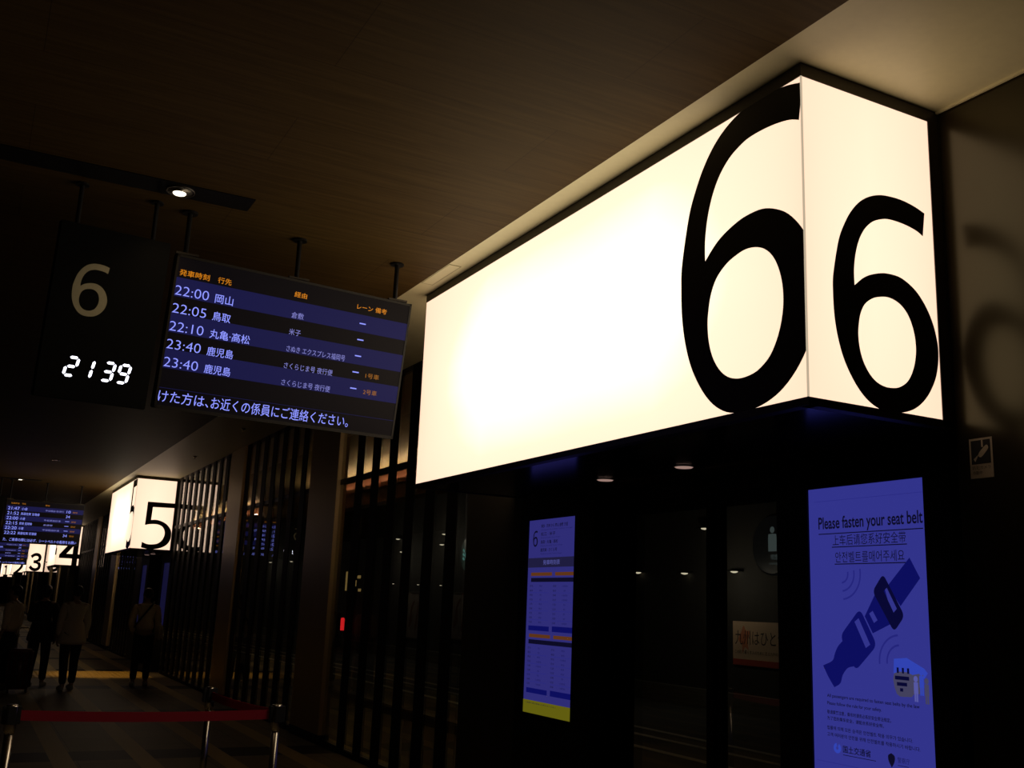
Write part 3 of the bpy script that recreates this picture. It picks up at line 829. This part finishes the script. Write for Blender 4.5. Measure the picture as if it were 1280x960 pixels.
    # clock panel hung beside it
    g = thing('clock_panel', ('black hanging panel with a beige 6 above a white digital clock' if k == 0 else
              'hanging clock panel left of the %s departure board' % ORD[k]), 'clock', tuple(f.p(-1.22, 0, -0.04)), 'hanging clock panels')
    mk('panel', f.slab(MB(), -1.545, -0.515, -0.895, 0.545, -0.07, 0).bevel(0.005), M['clockface'], g)
    for a in (-1.45, -1.0):
        p = f.p(a, 0.5, -0.035)
        mk('hanger', MB().tube([p, (p.x, p.y, ZC)], 0.014).lathe((p.x, p.y, ZC - 0.012), [(0.04, 0), (0.04, 0.012)], 14), M['black'], g)
    nm = 6 - k
    mb = MB()
    if nm == 6:
        f.poly(mb, [(-1.425 + p[0] * 0.325, p[1] * 0.325) for p in SIX], D, [[(-1.425 + p[0] * 0.325, p[1] * 0.325) for p in SIX_HOLE]])
    else:
        f.text(mb, '１２３４５'[nm - 1], -1.41, 0, -1.22, 0.31, D)
    mk('gate_number', mb, M['beige_print'], g)
    SEG = {'0': 'abcdef', '1': 'bc', '2': 'abged', '3': 'abgcd', '9': 'abcdfg', '4': 'fgbc'}
    hh, ww, th = 0.110, 0.058, 0.0085
    for ch, x in zip(clock, (-1.398, -1.308, -1.186, -1.094)):
        mb = MB()
        y0 = -0.368
        def sk(px, py): return (x + px + 0.16 * py, y0 + py)
        def hseg(yc): f.poly(mb, [sk(0.006, yc), sk(0.006 + th, yc + th), sk(ww - 0.006 - th, yc + th), sk(ww - 0.006, yc), sk(ww - 0.006 - th, yc - th), sk(0.006 + th, yc - th)], D)
        def vseg(xc, ya, yb): f.poly(mb, [sk(xc, ya), sk(xc + th, ya + th), sk(xc + th, yb - th), sk(xc, yb), sk(xc - th, yb - th), sk(xc - th, ya + th)], D)
        for sgm in SEG[ch]:
            if sgm == 'a': hseg(hh)
            if sgm == 'g': hseg(hh / 2)
            if sgm == 'd': hseg(0)
            if sgm == 'b': vseg(ww, hh / 2 + 0.003, hh - 0.003)
            if sgm == 'c': vseg(ww, 0.003, hh / 2 - 0.003)
            if sgm == 'f': vseg(0, hh / 2 + 0.003, hh - 0.003)
            if sgm == 'e': vseg(0, 0.003, hh / 2 - 0.003)
        mk('clock_digit', mb, M['led'], g)

board(0, [('22:00', '岡山', 0.120, '倉敷', 0.088, None), ('22:05', '鳥取', 0.120, '米子', 0.084, None),
          ('22:10', '丸亀·高松', 0.268, 'さぬき エクスプレス福岡号', 0.432, None),
          ('23:40', '鹿児島', 0.173, 'さくらじま号 夜行便', 0.355, '1号車'), ('23:40', '鹿児島', 0.173, 'さくらじま号 夜行便', 0.355, '2号車')],
      'けた方は、お近くの係員にご連絡ください。')
R5 = [('21:47', '小倉', 0.13, '中谷経由 砂津行', 0.40, '10'), ('21:52', '高速佐賀 空港線', 0.40, None, 0, '34'), ('22:00', '小倉', 0.11, '中谷経由砂津', 0.36, '—'),
      ('22:15', '宮崎 延岡線', 0.27, '高速便', 0.20, '—'), ('22:20', '小倉', 0.11, '中谷経由砂津', 0.36, '—'), ('22:22', '高速佐賀 空港線', 0.40, None, 0, '34')]
board(1, R5, 'た、ご乗車の際には必ず、シートベルトの着用をお願い', -0.27, -0.14)
board(2, R5, 'た、ご乗車の際には必ず、シートベルトの着用をお願い', -0.40, -0.25)

# ------------------------------------------------------------------ ceiling lamps over the concourse
def ceiling_track(k):
    o = PITCH_Y * k
    x, y = 0.855, 6.13 + o
    t = thing('lamp_slot_strip', 'ceiling strip shaded as slot %s, holding one bright spot lamp' % ('above the nearest departure board' if k == 0 else 'before the %s board' % ORD[k]),
              'lamp track', (x, y, ZC), 'ceiling lamp channels')
    mk('channel', MB().box(-2.6, y - 0.11, ZC - 0.006, 1.29, y + 0.11, ZC), M['black'], t)  # flat black strip; the slot's inner shade is put into its colour
    sp = mk('spot_housing', MB().lathe((x, y, ZC - 0.006), [(0.086, 0.0), (0.086, -0.010), (0.078, -0.010), (0.072, -0.0005)], 32, cap=False), M['bronze'], t, True)
    mk('reflector', MB().lathe((x, y, ZC - 0.0065), [(0.076, -0.0055), (0.06, -0.002), (0.03, -0.001)], 32), M['reflector'], t, True)
    mk('lamp_lens', MB().lathe((x, y + 0.030, ZC - 0.0125), [(0.040, 0.0), (0.036, -0.006), (0.001, -0.008)], 24), M['lamp'], t, True)
    l = bpy.data.lights.new('spot_light', 'SPOT')
    l.energy = SPOT; l.color = (1.0, 0.72, 0.42); l.spot_size = R(110); l.spot_blend = 0.9; l.shadow_soft_size = 0.04
    lo = bpy.data.objects.new('spot_light', l); COL.objects.link(lo)
    lo.location = (0, 0, -0.04); lo.parent = t
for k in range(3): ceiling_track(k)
t = thing('recessed_spot', 'small faint recessed ceiling spot before the gate 5 box, over the yellow strip', 'downlight', (1.27, 21.2, ZC))
mk('rim', MB().lathe((1.27, 21.2, ZC), [(0.075, 0), (0.075, -0.012), (0.06, -0.012), (0.055, -0.001)], 24, cap=False), M['chrome'], t)
mk('lens', MB().lathe((1.27, 21.2, ZC), [(0.055, -0.002), (0.01, -0.003)], 24), M['lens_glow'], t)
l = bpy.data.lights.new('added_strip_spot', 'SPOT'); l.energy = 170; l.color = (1.0, 0.62, 0.28); l.spot_size = R(34); l.spot_blend = 0.8; l.shadow_soft_size = 0.04  # spot added at the faint fixture, aimed to brighten the yellow strip
lo = bpy.data.objects.new('added_strip_spot', l); COL.objects.link(lo); lo.parent = t; lo.location = (0, 0, -0.03)
lo.rotation_euler = Vector((1.35, 0.75, -4.0)).to_track_quat('-Z', 'Y').to_euler()
for x, y, where in ((3.35, 14.9, 'nearer'), (3.37, 18.6, 'farther')):
    t = thing('sprinkler_head', '%s tiny sprinkler head in the pale ceiling strip before gate 5' % where, 'sprinkler', (x, y, ZC), 'sprinkler heads')
    mk('rosette', MB().lathe((x, y, ZC), [(0.04, 0), (0.03, -0.012), (0.012, -0.02)], 16), M['chrome'], t)
    mk('deflector', MB().lathe((x, y, ZC - 0.02), [(0.006, 0), (0.006, -0.02), (0.02, -0.022), (0.02, -0.025)], 12), M['chrome'], t)

# made-up tubes and troughs, added to brighten the soffit over the bus bays
for k in range(2):
    for j in range(2):
        y = 10.5 + 7.5 * j + PITCH_Y * k
        t = thing('added_cove_light', 'added trough light on the beam outside, bay %s of %s' % (('nearest', 'second')[j], ORD[k]), 'uplight', (6.55, y, 3.72), 'added trough lights over the bus bays')
        mk('trough', MB().box(6.48, y - 3.4, 3.66, 6.61, y + 3.4, 3.70).box(6.48, y - 3.4, 3.70, 6.49, y + 3.4, 3.74), M['redwood'], t)
        mk('tube', MB().tube([(6.56, y - 3.35, 3.718), (6.56, y + 3.35, 3.718)], 0.014), lit('added_bay_tube', (255, 212, 165), BAY), t)

# ------------------------------------------------------------------ things on the far side of the roadway
XO = 12.0
def wall_face(y1, z0): return Face((XO, y1, z0), (0, -1, 0), (0, 0, 1))

p = thing('wall_poster', 'wide cream poster with brush lettering and red foot, seen through the gate 6 door', 'poster', (XO, 13.4, 1.2))
f = wall_face(14.225, 0.80)
mk('board', f.slab(MB(), 0, 0, 1.75, 0.73, 0, 0.03), M['poster'], p)
mk('red_strip', f.rect(MB(), 0.0, 0.0, 1.75, 0.10, 0.031), M['poster_red'], p)
mb = MB()
f.poly(mb, smooth_loop([(0.14, 0.42), (0.22, 0.56), (0.28, 0.66), (0.34, 0.58), (0.44, 0.56), (0.38, 0.40), (0.40, 0.26), (0.31, 0.30), (0.25, 0.20), (0.23, 0.34)]), 0.0315)
mk('red_splash', mb, M['splash'], p)
mk('headline', f.text(MB(), '九州はひとつ', 0.06, 0.34, 1.30, 0.58, 0.032), M['poster_ink'], p)
mk('subline', f.text(MB(), 'この町で暮らす人のために走る九州のバス', 0.05, 0.19, 1.25, 0.25, 0.032), M['poster_ink'], p)

p = thing('restroom_sign', 'round dark sign with a grey person pictogram, seen through the gate 6 door', 'sign', (XO, 13.15, 2.8))
mk('disc', MB().lathe((XO, 13.185, 2.8), [(0.50, 0), (0.50, -0.04), (0.47, -0.06)], 40, axis=(1, 0, 0)), M['sign_disc'], p)
f = Face((XO - 0.062, 13.185, 2.8), (0, -1, 0), (0, 0, 1))
mb = MB()
def man(x, s=1.0):
    f.poly(mb, [(x + 0.055 * s * math.cos(a), 0.26 + 0.055 * s * math.sin(a)) for a in [2 * math.pi * i / 16 for i in range(16)]], 0)
    f.poly(mb, smooth_loop([(x - 0.10, 0.16), (x - 0.06, 0.19), (x + 0.06, 0.19), (x + 0.10, 0.16), (x + 0.10, -0.10), (x - 0.10, -0.10)], (4, 5)), 0)
man(0.02)
f.poly(mb, [(0.16, 0.0), (0.22, 0.16), (0.27, 0.05), (0.32, 0.20), (0.34, 0.0)], 0)
mk('pictogram', mb, M['pict'], p)
mk('caption', f.text(f.text(MB(), '喫煙所', -0.02, -0.24, 0.24, -0.15, 0), 'smoking area', -0.06, -0.33, 0.26, -0.28, 0), M['pict'], p)

p = thing('round_shop_sign', 'round green shop sign with a pale emblem, seen through the slats beside the pier', 'sign', (XO, 25.1, 2.95))
mk('disc', MB().lathe((XO, 25.05, 2.96), [(0.46, 0), (0.46, -0.05), (0.43, -0.07)], 40, axis=(1, 0, 0)), M['green_disc'], p)
f = Face((XO - 0.072, 25.05, 2.96), (0, -1, 0), (0, 0, 1))
mb = MB()
f.poly(mb, [(0.09 * (1 if i % 2 == 0 else 0.42) * math.sin(math.pi * i / 5), 0.20 + 0.09 * (1 if i % 2 == 0 else 0.42) * math.cos(math.pi * i / 5)) for i in range(10)], 0)
f.poly(mb, [(0.13 * math.cos(a), -0.02 + 0.17 * math.sin(a)) for a in [2 * math.pi * i / 20 for i in range(20)]], 0)
for sgn in (-1, 1):
    for i in range(3):
        y = 0.10 - 0.11 * i
        f.poly(mb, smooth_loop([(sgn * 0.16, y), (sgn * 0.24, y + 0.05), (sgn * 0.30, y + 0.01), (sgn * 0.25, y - 0.01), (sgn * 0.18, y - 0.04)][::sgn]), 0.001)
mk('emblem', mb, M['green_mark'], p)

for y0, y1, z0, z1, lab in ((27.9, 29.3, 0.60, 1.95, 'pale tall poster on the far wall of the roadway, left of the two'),
                            (25.0, 26.1, 0.70, 1.95, 'pale tall poster with dark streaks on the far wall, under the round green sign')):
    p = thing('picture_poster', lab, 'poster', (XO, (y0 + y1) / 2, z0), 'picture posters on the far wall')
    f = wall_face(y1, z0)
    mk('frame', f.slab(f.slab(f.slab(f.slab(MB(), 0, 0, y1 - y0, 0.03, 0, 0.04), 0, z1 - z0 - 0.03, y1 - y0, z1 - z0, 0, 0.04), 0, 0, 0.03, z1 - z0, 0, 0.04), y1 - y0 - 0.03, 0, y1 - y0, z1 - z0, 0, 0.04), M['concrete'], p)
    mk('print', f.slab(MB(), 0.03, 0.03, y1 - y0 - 0.03, z1 - z0 - 0.03, 0, 0.02), M['posterpic'], p)
    mb = MB()
    f.poly(mb, smooth_loop([(0.3, 0.3), (0.55, 0.5), (0.5, 0.8), (0.7, 1.1), (0.45, 0.95), (0.35, 0.6)]), 0.021)
    f.poly(mb, smooth_loop([(0.75, 0.25), (0.85, 0.7), (0.95, 1.1), (0.98, 0.7), (0.9, 0.3)]), 0.021)
    mk('streak_graphic', mb, M['redwood'], p)

LAMPS = [(30.13, 3.56, 'slim white lamp high on the far wall, leftmost of the upper row'), (26.59, 3.56, 'slim white lamp high on the far wall above the round green sign, upper one'),
         (26.72, 3.27, 'slim white lamp on the far wall just above the round green sign, lower one'), (29.73, 3.15, 'small white lamp on the far wall, lower left one'),
         (17.03, 2.383, 'small lamp on the far wall at the left side of the door glass'), (15.52, 2.353, 'small lamp on the far wall in the middle of the door glass'),
         (14.11, 2.367, 'small lamp on the far wall left of the dark round sign'), (14.93, 3.158, 'brighter upper lamp on the far wall behind the door glass'),
         (41.9, 3.10, 'distant lamp on the far wall, nearest of the three by the columns'), (45.2, 3.13, 'distant lamp on the far wall, farthest of the three by the columns'),
         (30.4, 2.18, 'faint lamp in the low row over the posters, leftmost'), (28.4, 2.15, 'faint lamp in the low row over the posters, middle'), (26.75, 2.13, 'faint lamp in the low row over the posters, rightmost')]
for i, (y, z, lab) in enumerate(LAMPS):
    s = 0.5 if i > 9 else 1.0
    t = thing('wall_lamp', lab, 'lamp', (XO, y, z), 'small lamps on the far wall')
    mk('bracket', MB().box(XO - 0.16 * s, y - 0.14 * s, z + 0.012, XO, y + 0.14 * s, z + 0.04).bevel(0.004), M['black'], t)
    mk('lens', MB().lathe((XO - 0.09 * s, y, z + 0.012), [(0.065 * s, 0), (0.055 * s, -0.018 * s), (0.02 * s, -0.028 * s)], 16), M['lampfar'], t)
    if i in (1, 3, 6, 9):
        l = bpy.data.lights.new('wall_light', 'POINT'); l.energy = 7; l.color = (1, 0.86, 0.66); l.shadow_soft_size = 0.05
        lo = bpy.data.objects.new('wall_light', l); COL.objects.link(lo); lo.parent = t; lo.location = (-0.9, 0, -0.12)

t = thing('marker_lamp', 'small upright red marker lamp on a post across the roadway', 'lamp', (11.6, 33.95, 0), None)
mk('post', MB().tube([(11.6, 33.95, 0), (11.6, 33.95, 0.62)], 0.05), M['darkwall'], t)
mk('red_lens', MB().lathe((11.6, 33.95, 0.62), [(0.06, 0), (0.065, 0.05), (0.065, 0.38), (0.04, 0.42)], 16), M['redlamp'], t)
t = thing('lit_kiosk', 'small amber-lit ticket kiosk window across the roadway, left of the posters', 'kiosk', (11.9, 33.6, 1.9))
mk('casing', MB().box(11.8, 32.7, 1.75, 12.0, 34.6, 2.75).bevel(0.02), M['darkwall'], t)
mk('upright_light', MB().box(11.785, 34.35, 1.95, 11.8, 34.5, 2.6), M['warmlamp'], t)
mk('shelf_light', MB().box(11.785, 33.0, 2.36, 11.8, 33.3, 2.46).box(11.785, 32.9, 1.93, 11.8, 33.15, 2.02).box(11.785, 33.4, 2.1, 11.8, 33.5, 2.3), M['warmlamp'], t)

# ------------------------------------------------------------------ floor things
tag(mk('tactile_strip', (lambda mb: [mb.lathe((x * 0.1 - 1.3, 21.2 + 0.1 * j, 0.006), [(0.030, 0), (0.024, 0.005)], 6) for x in range(48) for j in range(16)] and mb)(
    MB().box(-1.4, 21.1, 0, 3.5, 22.8, 0.006)), M['tactile']), 'yellow studded guidance strip across the floor before gate 5', 'tactile paving')

def stanchion(x, y, label, belt_to=None):
    t = thing('barrier_post', label, 'barrier post', (x, y, 0), 'belt barrier posts on the concourse')
    mk('base', MB().lathe((x, y, 0), [(0.17, 0), (0.17, 0.012), (0.14, 0.03), (0.035, 0.045)], 36), M['chrome'], t)
    mk('pole', MB().lathe((x, y, 0.04), [(0.024, 0), (0.024, 0.80)], 24), M['chrome'], t, True)
    hd = mk('belt_head', MB().lathe((x, y, 0.80), [(0.026, 0), (0.033, 0.03), (0.034, 0.145), (0.030, 0.158), (0.001, 0.160)], 28), M['chrome'], t, True)
    for a in (0, 90, 180, 270):
        dx, dy = math.cos(R(a)), math.sin(R(a))
        mk('belt_slot', MB().box(x + dx * 0.036 - 0.012 - abs(dy) * 0.010, y + dy * 0.036 - 0.012 - abs(dx) * 0.010, 0.855,
                                 x + dx * 0.036 + 0.012 + abs(dy) * 0.010, y + dy * 0.036 + 0.012 + abs(dx) * 0.010, 0.95).bevel(0.003), M['rubber'], hd)
    if belt_to:
        bx, by = belt_to
        d = Vector((bx - x, by - y, 0)); L = d.length; d.normalize(); nrm = Vector((-d.y, d.x, 0))
        mb = MB(); N = 16; prev = None
        for i in range(N + 1):
            s = 0.048 + (L - 0.096) * i / N
            sag = -0.012 * 4 * (i / N) * (1 - i / N)
            p = Vector((x, y, 0)) + d * s
            q = [mb.bm.verts.new(p + nrm * e + Vector((0, 0, z + sag))) for e, z in ((-0.0015, 0.872), (0.0015, 0.872), (0.0015, 0.928), (-0.0015, 0.928))]
            if prev:
                for a in range(4): mb.bm.faces.new((prev[a], prev[(a + 1) % 4], q[(a + 1) % 4], q[a]))
            else: mb.bm.faces.new(q)
            prev = q
        mb.bm.faces.new(prev)
        mk('red_belt', mb, M['belt'], t)
A, B_, C_ = (0.345, 6.55), (1.825, 6.45), (1.68, 7.7)
stanchion(*A, 'steel barrier post at the left of the red belt', B_)
stanchion(*B_, 'steel barrier post at the right end of the red belt', C_)
stanchion(*C_, 'steel barrier post standing behind the red belt, farthest of the three')

# suitcase
t = thing('suitcase', 'dark red upright suitcase on the floor beside the people at left', 'suitcase', (1.00, 18.2, 0))
mk('shell', MB().box(0.80, 18.08, 0.05, 1.16, 18.32, 0.66).bevel(0.035, 3), M['caseb'], t, True)
mb = MB()
for i in range(4): mb.box(0.845 + 0.08 * i, 18.072, 0.11, 0.865 + 0.08 * i, 18.082, 0.60)
mk('rib', mb, M['rubber'], t)
mk('handle', MB().tube([(0.90, 18.26, 0.65), (0.90, 18.26, 0.95), (0.93, 18.26, 0.98), (1.03, 18.26, 0.98), (1.06, 18.26, 0.95), (1.06, 18.26, 0.65)], 0.010), M['chrome'], t)
for x in (0.85, 1.11):
    for y in (18.13, 18.27):
        mk('wheel', MB().lathe((x - 0.012, y, 0.028), [(0.028, 0), (0.028, 0.024)], 16, axis=(1, 0, 0)), M['rubber'], t)

# ------------------------------------------------------------------ people
def skin_mesh(name, verts, edges, rad, m, parent, root=0, sub=2, extra=None):
    me = bpy.data.meshes.new(name)
    off = OFF[parent.name]
    me.from_pydata(verts, edges, [])
    o = bpy.data.objects.new(name, me); COL.objects.link(o)
    s = o.modifiers.new('skin', 'SKIN'); s.use_smooth_shade = True; s.branch_smoothing = 0.4
    for i, d in enumerate(me.skin_vertices[0].data):
        r = rad[i]; d.radius = r if isinstance(r, tuple) else (r, r); d.use_root = (i == root)
    ss = o.modifiers.new('sub', 'SUBSURF'); ss.levels = sub; ss.render_levels = sub
    dg = bpy.context.evaluated_depsgraph_get(); dg.update()
    m2 = bpy.data.meshes.new_from_object(o.evaluated_get(dg))
    bpy.data.objects.remove(o); bpy.data.meshes.remove(me)
    if extra:
        bm = bmesh.new(); bm.from_mesh(m2); extra(bm)
        for f in bm.faces: f.smooth = True
        bm.to_mesh(m2); bm.free()
    m2.name = name
    m2.materials.clear(); m2.materials.append(m)
    o = bpy.data.objects.new(name, m2); COL.objects.link(o); o.parent = parent
    OFF[o.name] = off
    return o

def blob(bm, c, r, seg=12):
    bmesh.ops.create_uvsphere(bm, u_segments=seg, v_segments=8, radius=1.0, matrix=Matrix.Translation(c) @ Matrix.Diagonal((r[0], r[1], r[2], 1)))

def person(x, y, h, rot, label, top, legs, hair_len=0.0, stride=0.10, arms=(0, 0), coat=False, bag=False, fold=False, shoe='shoe'):
    """standing figure, back along -Y before turning; local metres for a 1.70 m body"""
    t = thing('person', label, 'person', (x, y, 0), 'people waiting on the concourse')
    k = h / 1.70
    V, E, RA = [], [], []
    def v(p, r, link=None):
        V.append(tuple(c * k for c in p)); RA.append(tuple(a * k for a in r) if isinstance(r, tuple) else r * k)
        if link is not None: E.append((link, len(V) - 1))
        return len(V) - 1
    pel = v((0, 0, 0.93), (0.135, 0.10))
    wst = v((0, 0.0, 1.08), (0.120, 0.09), pel)
    chs = v((0, -0.005, 1.26), (0.135, 0.105), wst)
    shl = v((0, -0.005, 1.38), (0.10, 0.075), chs)
    nck = v((0, 0.0, 1.455), 0.052, shl)
    jaw = v((0, 0.03, 1.52), (0.062, 0.070), nck)
    hed = v((0, 0.015, 1.60), (0.074, 0.092), jaw)
    crn = v((0, 0.005, 1.665), (0.055, 0.070), hed)
    hands = []
    arm_pts = []
    for s, a in ((-1, arms[0]), (1, arms[1])):
        sh = v((s * 0.175, -0.005, 1.375), 0.056, shl)
        if a == 0: el_, wr_ = (s * 0.225, -0.02, 1.09), (s * 0.215, 0.05, 0.86)
        elif a == 1: el_, wr_ = (s * 0.230, 0.02, 1.10), (s * 0.10, 0.24, 1.12)      # holding something before the chest
        else: el_, wr_ = (s * 0.240, -0.05, 1.10), (s * 0.19, 0.10, 0.92)            # hand at the pocket
        el = v(el_, 0.042, sh); wr = v(wr_, 0.028, el)
        arm_pts.append((V[sh], V[el], V[wr]))
        d = (Vector(wr_) - Vector(el_)).normalized()
        pm = v(tuple(Vector(wr_) + d * 0.07), (0.036, 0.018), wr)
        side = Vector((0, 1, 0)) if abs(d.z) > 0.6 else Vector((0, 0, 1))
        for i, (o_, l_) in enumerate(((-0.028, 0.060), (-0.009, 0.075), (0.010, 0.070), (0.028, 0.055))):
            b = Vector(wr_) + d * 0.10 + side * o_
            c1 = v(tuple(b), 0.0095, pm)
            c2 = v(tuple(b + d * l_ * 0.55 + Vector((-s * 0.008, 0, 0))), 0.009, c1)
            v(tuple(b + d * l_ + Vector((-s * 0.026, 0, 0))), 0.008, c2)
        th = v(tuple(Vector(wr_) + d * 0.045 + side * 0.040), 0.011, wr)
        v(tuple(Vector(wr_) + d * 0.090 + side * 0.052 + Vector((-s * 0.012, 0, 0))), 0.009, th)
    leg_pts = []
    for s in (-1, 1):
        st_ = s * stride * 0.5
        hp = v((s * 0.09, 0, 0.86), 0.092, pel)
        kn = v((s * 0.10, 0.02 + st_ * 0.5, 0.48), 0.060, hp)
        cf = v((s * 0.105, -0.01 + st_ * 0.8, 0.32), 0.055, kn)
        an = v((s * 0.105, -0.02 + st_, 0.09), 0.038, cf)
        he = v((s * 0.108, -0.03 + st_, 0.055), (0.036, 0.036), an)
        v((s * 0.120, 0.12 + st_, 0.045), (0.040, 0.022), he)
        leg_pts.append([V[i] for i in (hp, kn, cf, an)] + [st_])
    rz = Matrix.Rotation(R(rot), 4, 'Z')
    def turn(o):
        o.data.transform(rz); return o
    def face(bm):
        blob(bm, Vector((0, 0.112, 1.575)) * k, (0.014 * k, 0.020 * k, 0.022 * k))      # nose
        for s in (-1, 1): blob(bm, Vector((s * 0.078, 0.01, 1.585)) * k, (0.012 * k, 0.022 * k, 0.032 * k))   # ears
        blob(bm, Vector((0, 0.092, 1.535)) * k, (0.024 * k, 0.012 * k, 0.007 * k))      # lips
        for s in (-1, 1): blob(bm, Vector((s * 0.030, 0.095, 1.605)) * k, (0.020 * k, 0.010 * k, 0.006 * k))  # brows
    turn(skin_mesh('body', V, E, RA, M['skin'], t, extra=face))
    def part(nm, mb, m_, smooth=True):
        for v_ in mb.bm.verts: v_.co = Vector(v_.co) * k
        mb.bm.transform(rz)
        me = bpy.data.meshes.new(nm); bmesh.ops.recalc_face_normals(mb.bm, faces=mb.bm.faces[:])
        for f_ in mb.bm.faces: f_.smooth = smooth
        mb.bm.to_mesh(me); mb.bm.free(); me.materials.append(m_)
        o = bpy.data.objects.new(nm, me); COL.objects.link(o); o.parent = t; OFF[o.name] = OFF[t.name]
        return o
    for s in (-1, 1):
        mb = MB(); blob(mb.bm, Vector((s * 0.030, 0.098, 1.592)), (0.011, 0.006, 0.006)); part('eye', mb, M['hair'])
    # hair: a cap pulled down over crown and nape
    mb = MB()
    bmesh.ops.create_uvsphere(mb.bm, u_segments=24, v_segments=16, radius=1.0)
    for v_ in mb.bm.verts:
        x_, y_, z_ = v_.co
        low = 0.0 if y_ > 0.35 else (1.0 + hair_len)
        zz = z_ * 0.098 if z_ > -0.2 else -0.0196 + (z_ + 0.2) * 0.098 * low
        if y_ > 0.35 and z_ < 0.25: y_ = 0.35; zz = 0.025
        v_.co = Vector((x_ * 0.088, y_ * 0.108 + 0.000, zz + 1.612))
    part('hair', mb, M['hair'])
    # top
    TV, TE, TR = [], [], []
    def tv(p, r, link=None):
        TV.append(tuple(p)); TR.append(tuple(a * k for a in r) if isinstance(r, tuple) else r * k)
        if link is not None: TE.append((link, len(TV) - 1))
        return len(TV) - 1
    q = lambda a, b, c: (a * k, b * k, c * k)
    c0 = tv(q(0, 0, 1.25), (0.165, 0.130))
    c1 = tv(q(0, 0, 1.08), (0.160, 0.125), c0)
    c2 = tv(q(0, 0, 0.92), (0.178, 0.135), c1)
    if coat:
        TR[1] = (0.190 * k, 0.145 * k); TR[2] = (0.225 * k, 0.175 * k)
        c3 = tv(q(0, 0, 0.80), (0.255, 0.200), c2)
        tv(q(0, 0, 0.72), (0.260, 0.205), c3)
    s0 = tv(q(0, 0, 1.37), (0.125, 0.095), c0)
    tv(q(0, 0, 1.445), (0.070, 0.066), s0)
    for (sh, el, wr) in arm_pts:
        a = tv(sh, 0.078, s0); b = tv(el, 0.060, a)
        w = Vector(el).lerp(Vector(wr), 0.93 if top != 'paleshirt' else 0.5); tv(tuple(w), 0.046, b)
    turn(skin_mesh('jacket' if coat else 'shirt', TV, TE, TR, M[top], t, root=0))
    PV, PE, PR = [q(0, 0, 0.97)], [], [(0.150 * k, 0.112 * k)]
    for hp, kn, cf, an, st_ in leg_pts:
        prev = 0
        for p_, r_ in ((hp, 0.106), (kn, 0.076), (cf, 0.070), ((an[0], an[1], an[2] + 0.0), 0.060)):
            PV.append(p_); PR.append((r_ * k, r_ * k)); PE.append((prev, len(PV) - 1)); prev = len(PV) - 1
    turn(skin_mesh('trousers', PV, PE, PR, M[legs], t, root=0))
    for s, lp in zip((-1, 1), leg_pts):
        mb = MB()
        bmesh.ops.create_uvsphere(mb.bm, u_segments=18, v_segments=10, radius=1.0)
        for v_ in mb.bm.verts:
            x_, y_, z_ = v_.co
            z2 = max(z_, -0.55)
            v_.co = Vector((s * 0.112 + x_ * (0.048 if y_ > -0.2 else 0.042), 0.05 + lp[4] + y_ * 0.140, 0.036 + z2 * (0.065 if y_ < 0 else 0.050)))
        part('shoe', mb, M[shoe])
    if bag:
        mb = MB()
        ring = [(-0.19, 0.0, 1.00), (-0.06, -0.145, 1.20), (0.08, -0.125, 1.40), (0.115, 0.0, 1.462), (0.07, 0.13, 1.36), (-0.06, 0.155, 1.16), (-0.19, 0.02, 1.00)]
        mb.tube(ring, 0.016, 8)
        part('bag_strap', mb, M['dark'])
        mb = MB(); mb.box(0.20, -0.16, 0.80, 0.31, 0.16, 1.08).bevel(0.03, 3)
        part('shoulder_bag', mb, M['shirt'])
    return t

person(1.72, 18.55, 1.67, 12, 'person seen from behind in a long grey brown coat and black trousers, standing at left', 'coat', 'dark', stride=0.22, coat=True)
person(1.30, 19.30, 1.66, -20, 'person all in black, close to the left of the one in the grey brown coat', 'dark', 'dark', hair_len=0.5, stride=0.05, arms=(1, 0), coat=True)
person(2.98, 19.45, 1.68, -8, 'person in a khaki shirt with a shoulder bag, standing by the gate 5 slats', 'shirt', 'dark', stride=0.12, bag=True, arms=(2, 0))
person(0.80, 18.7, 1.64, 60, 'person in a pale short-sleeved shirt at the extreme left edge, by the suitcase', 'paleshirt', 'dark', stride=0.06)
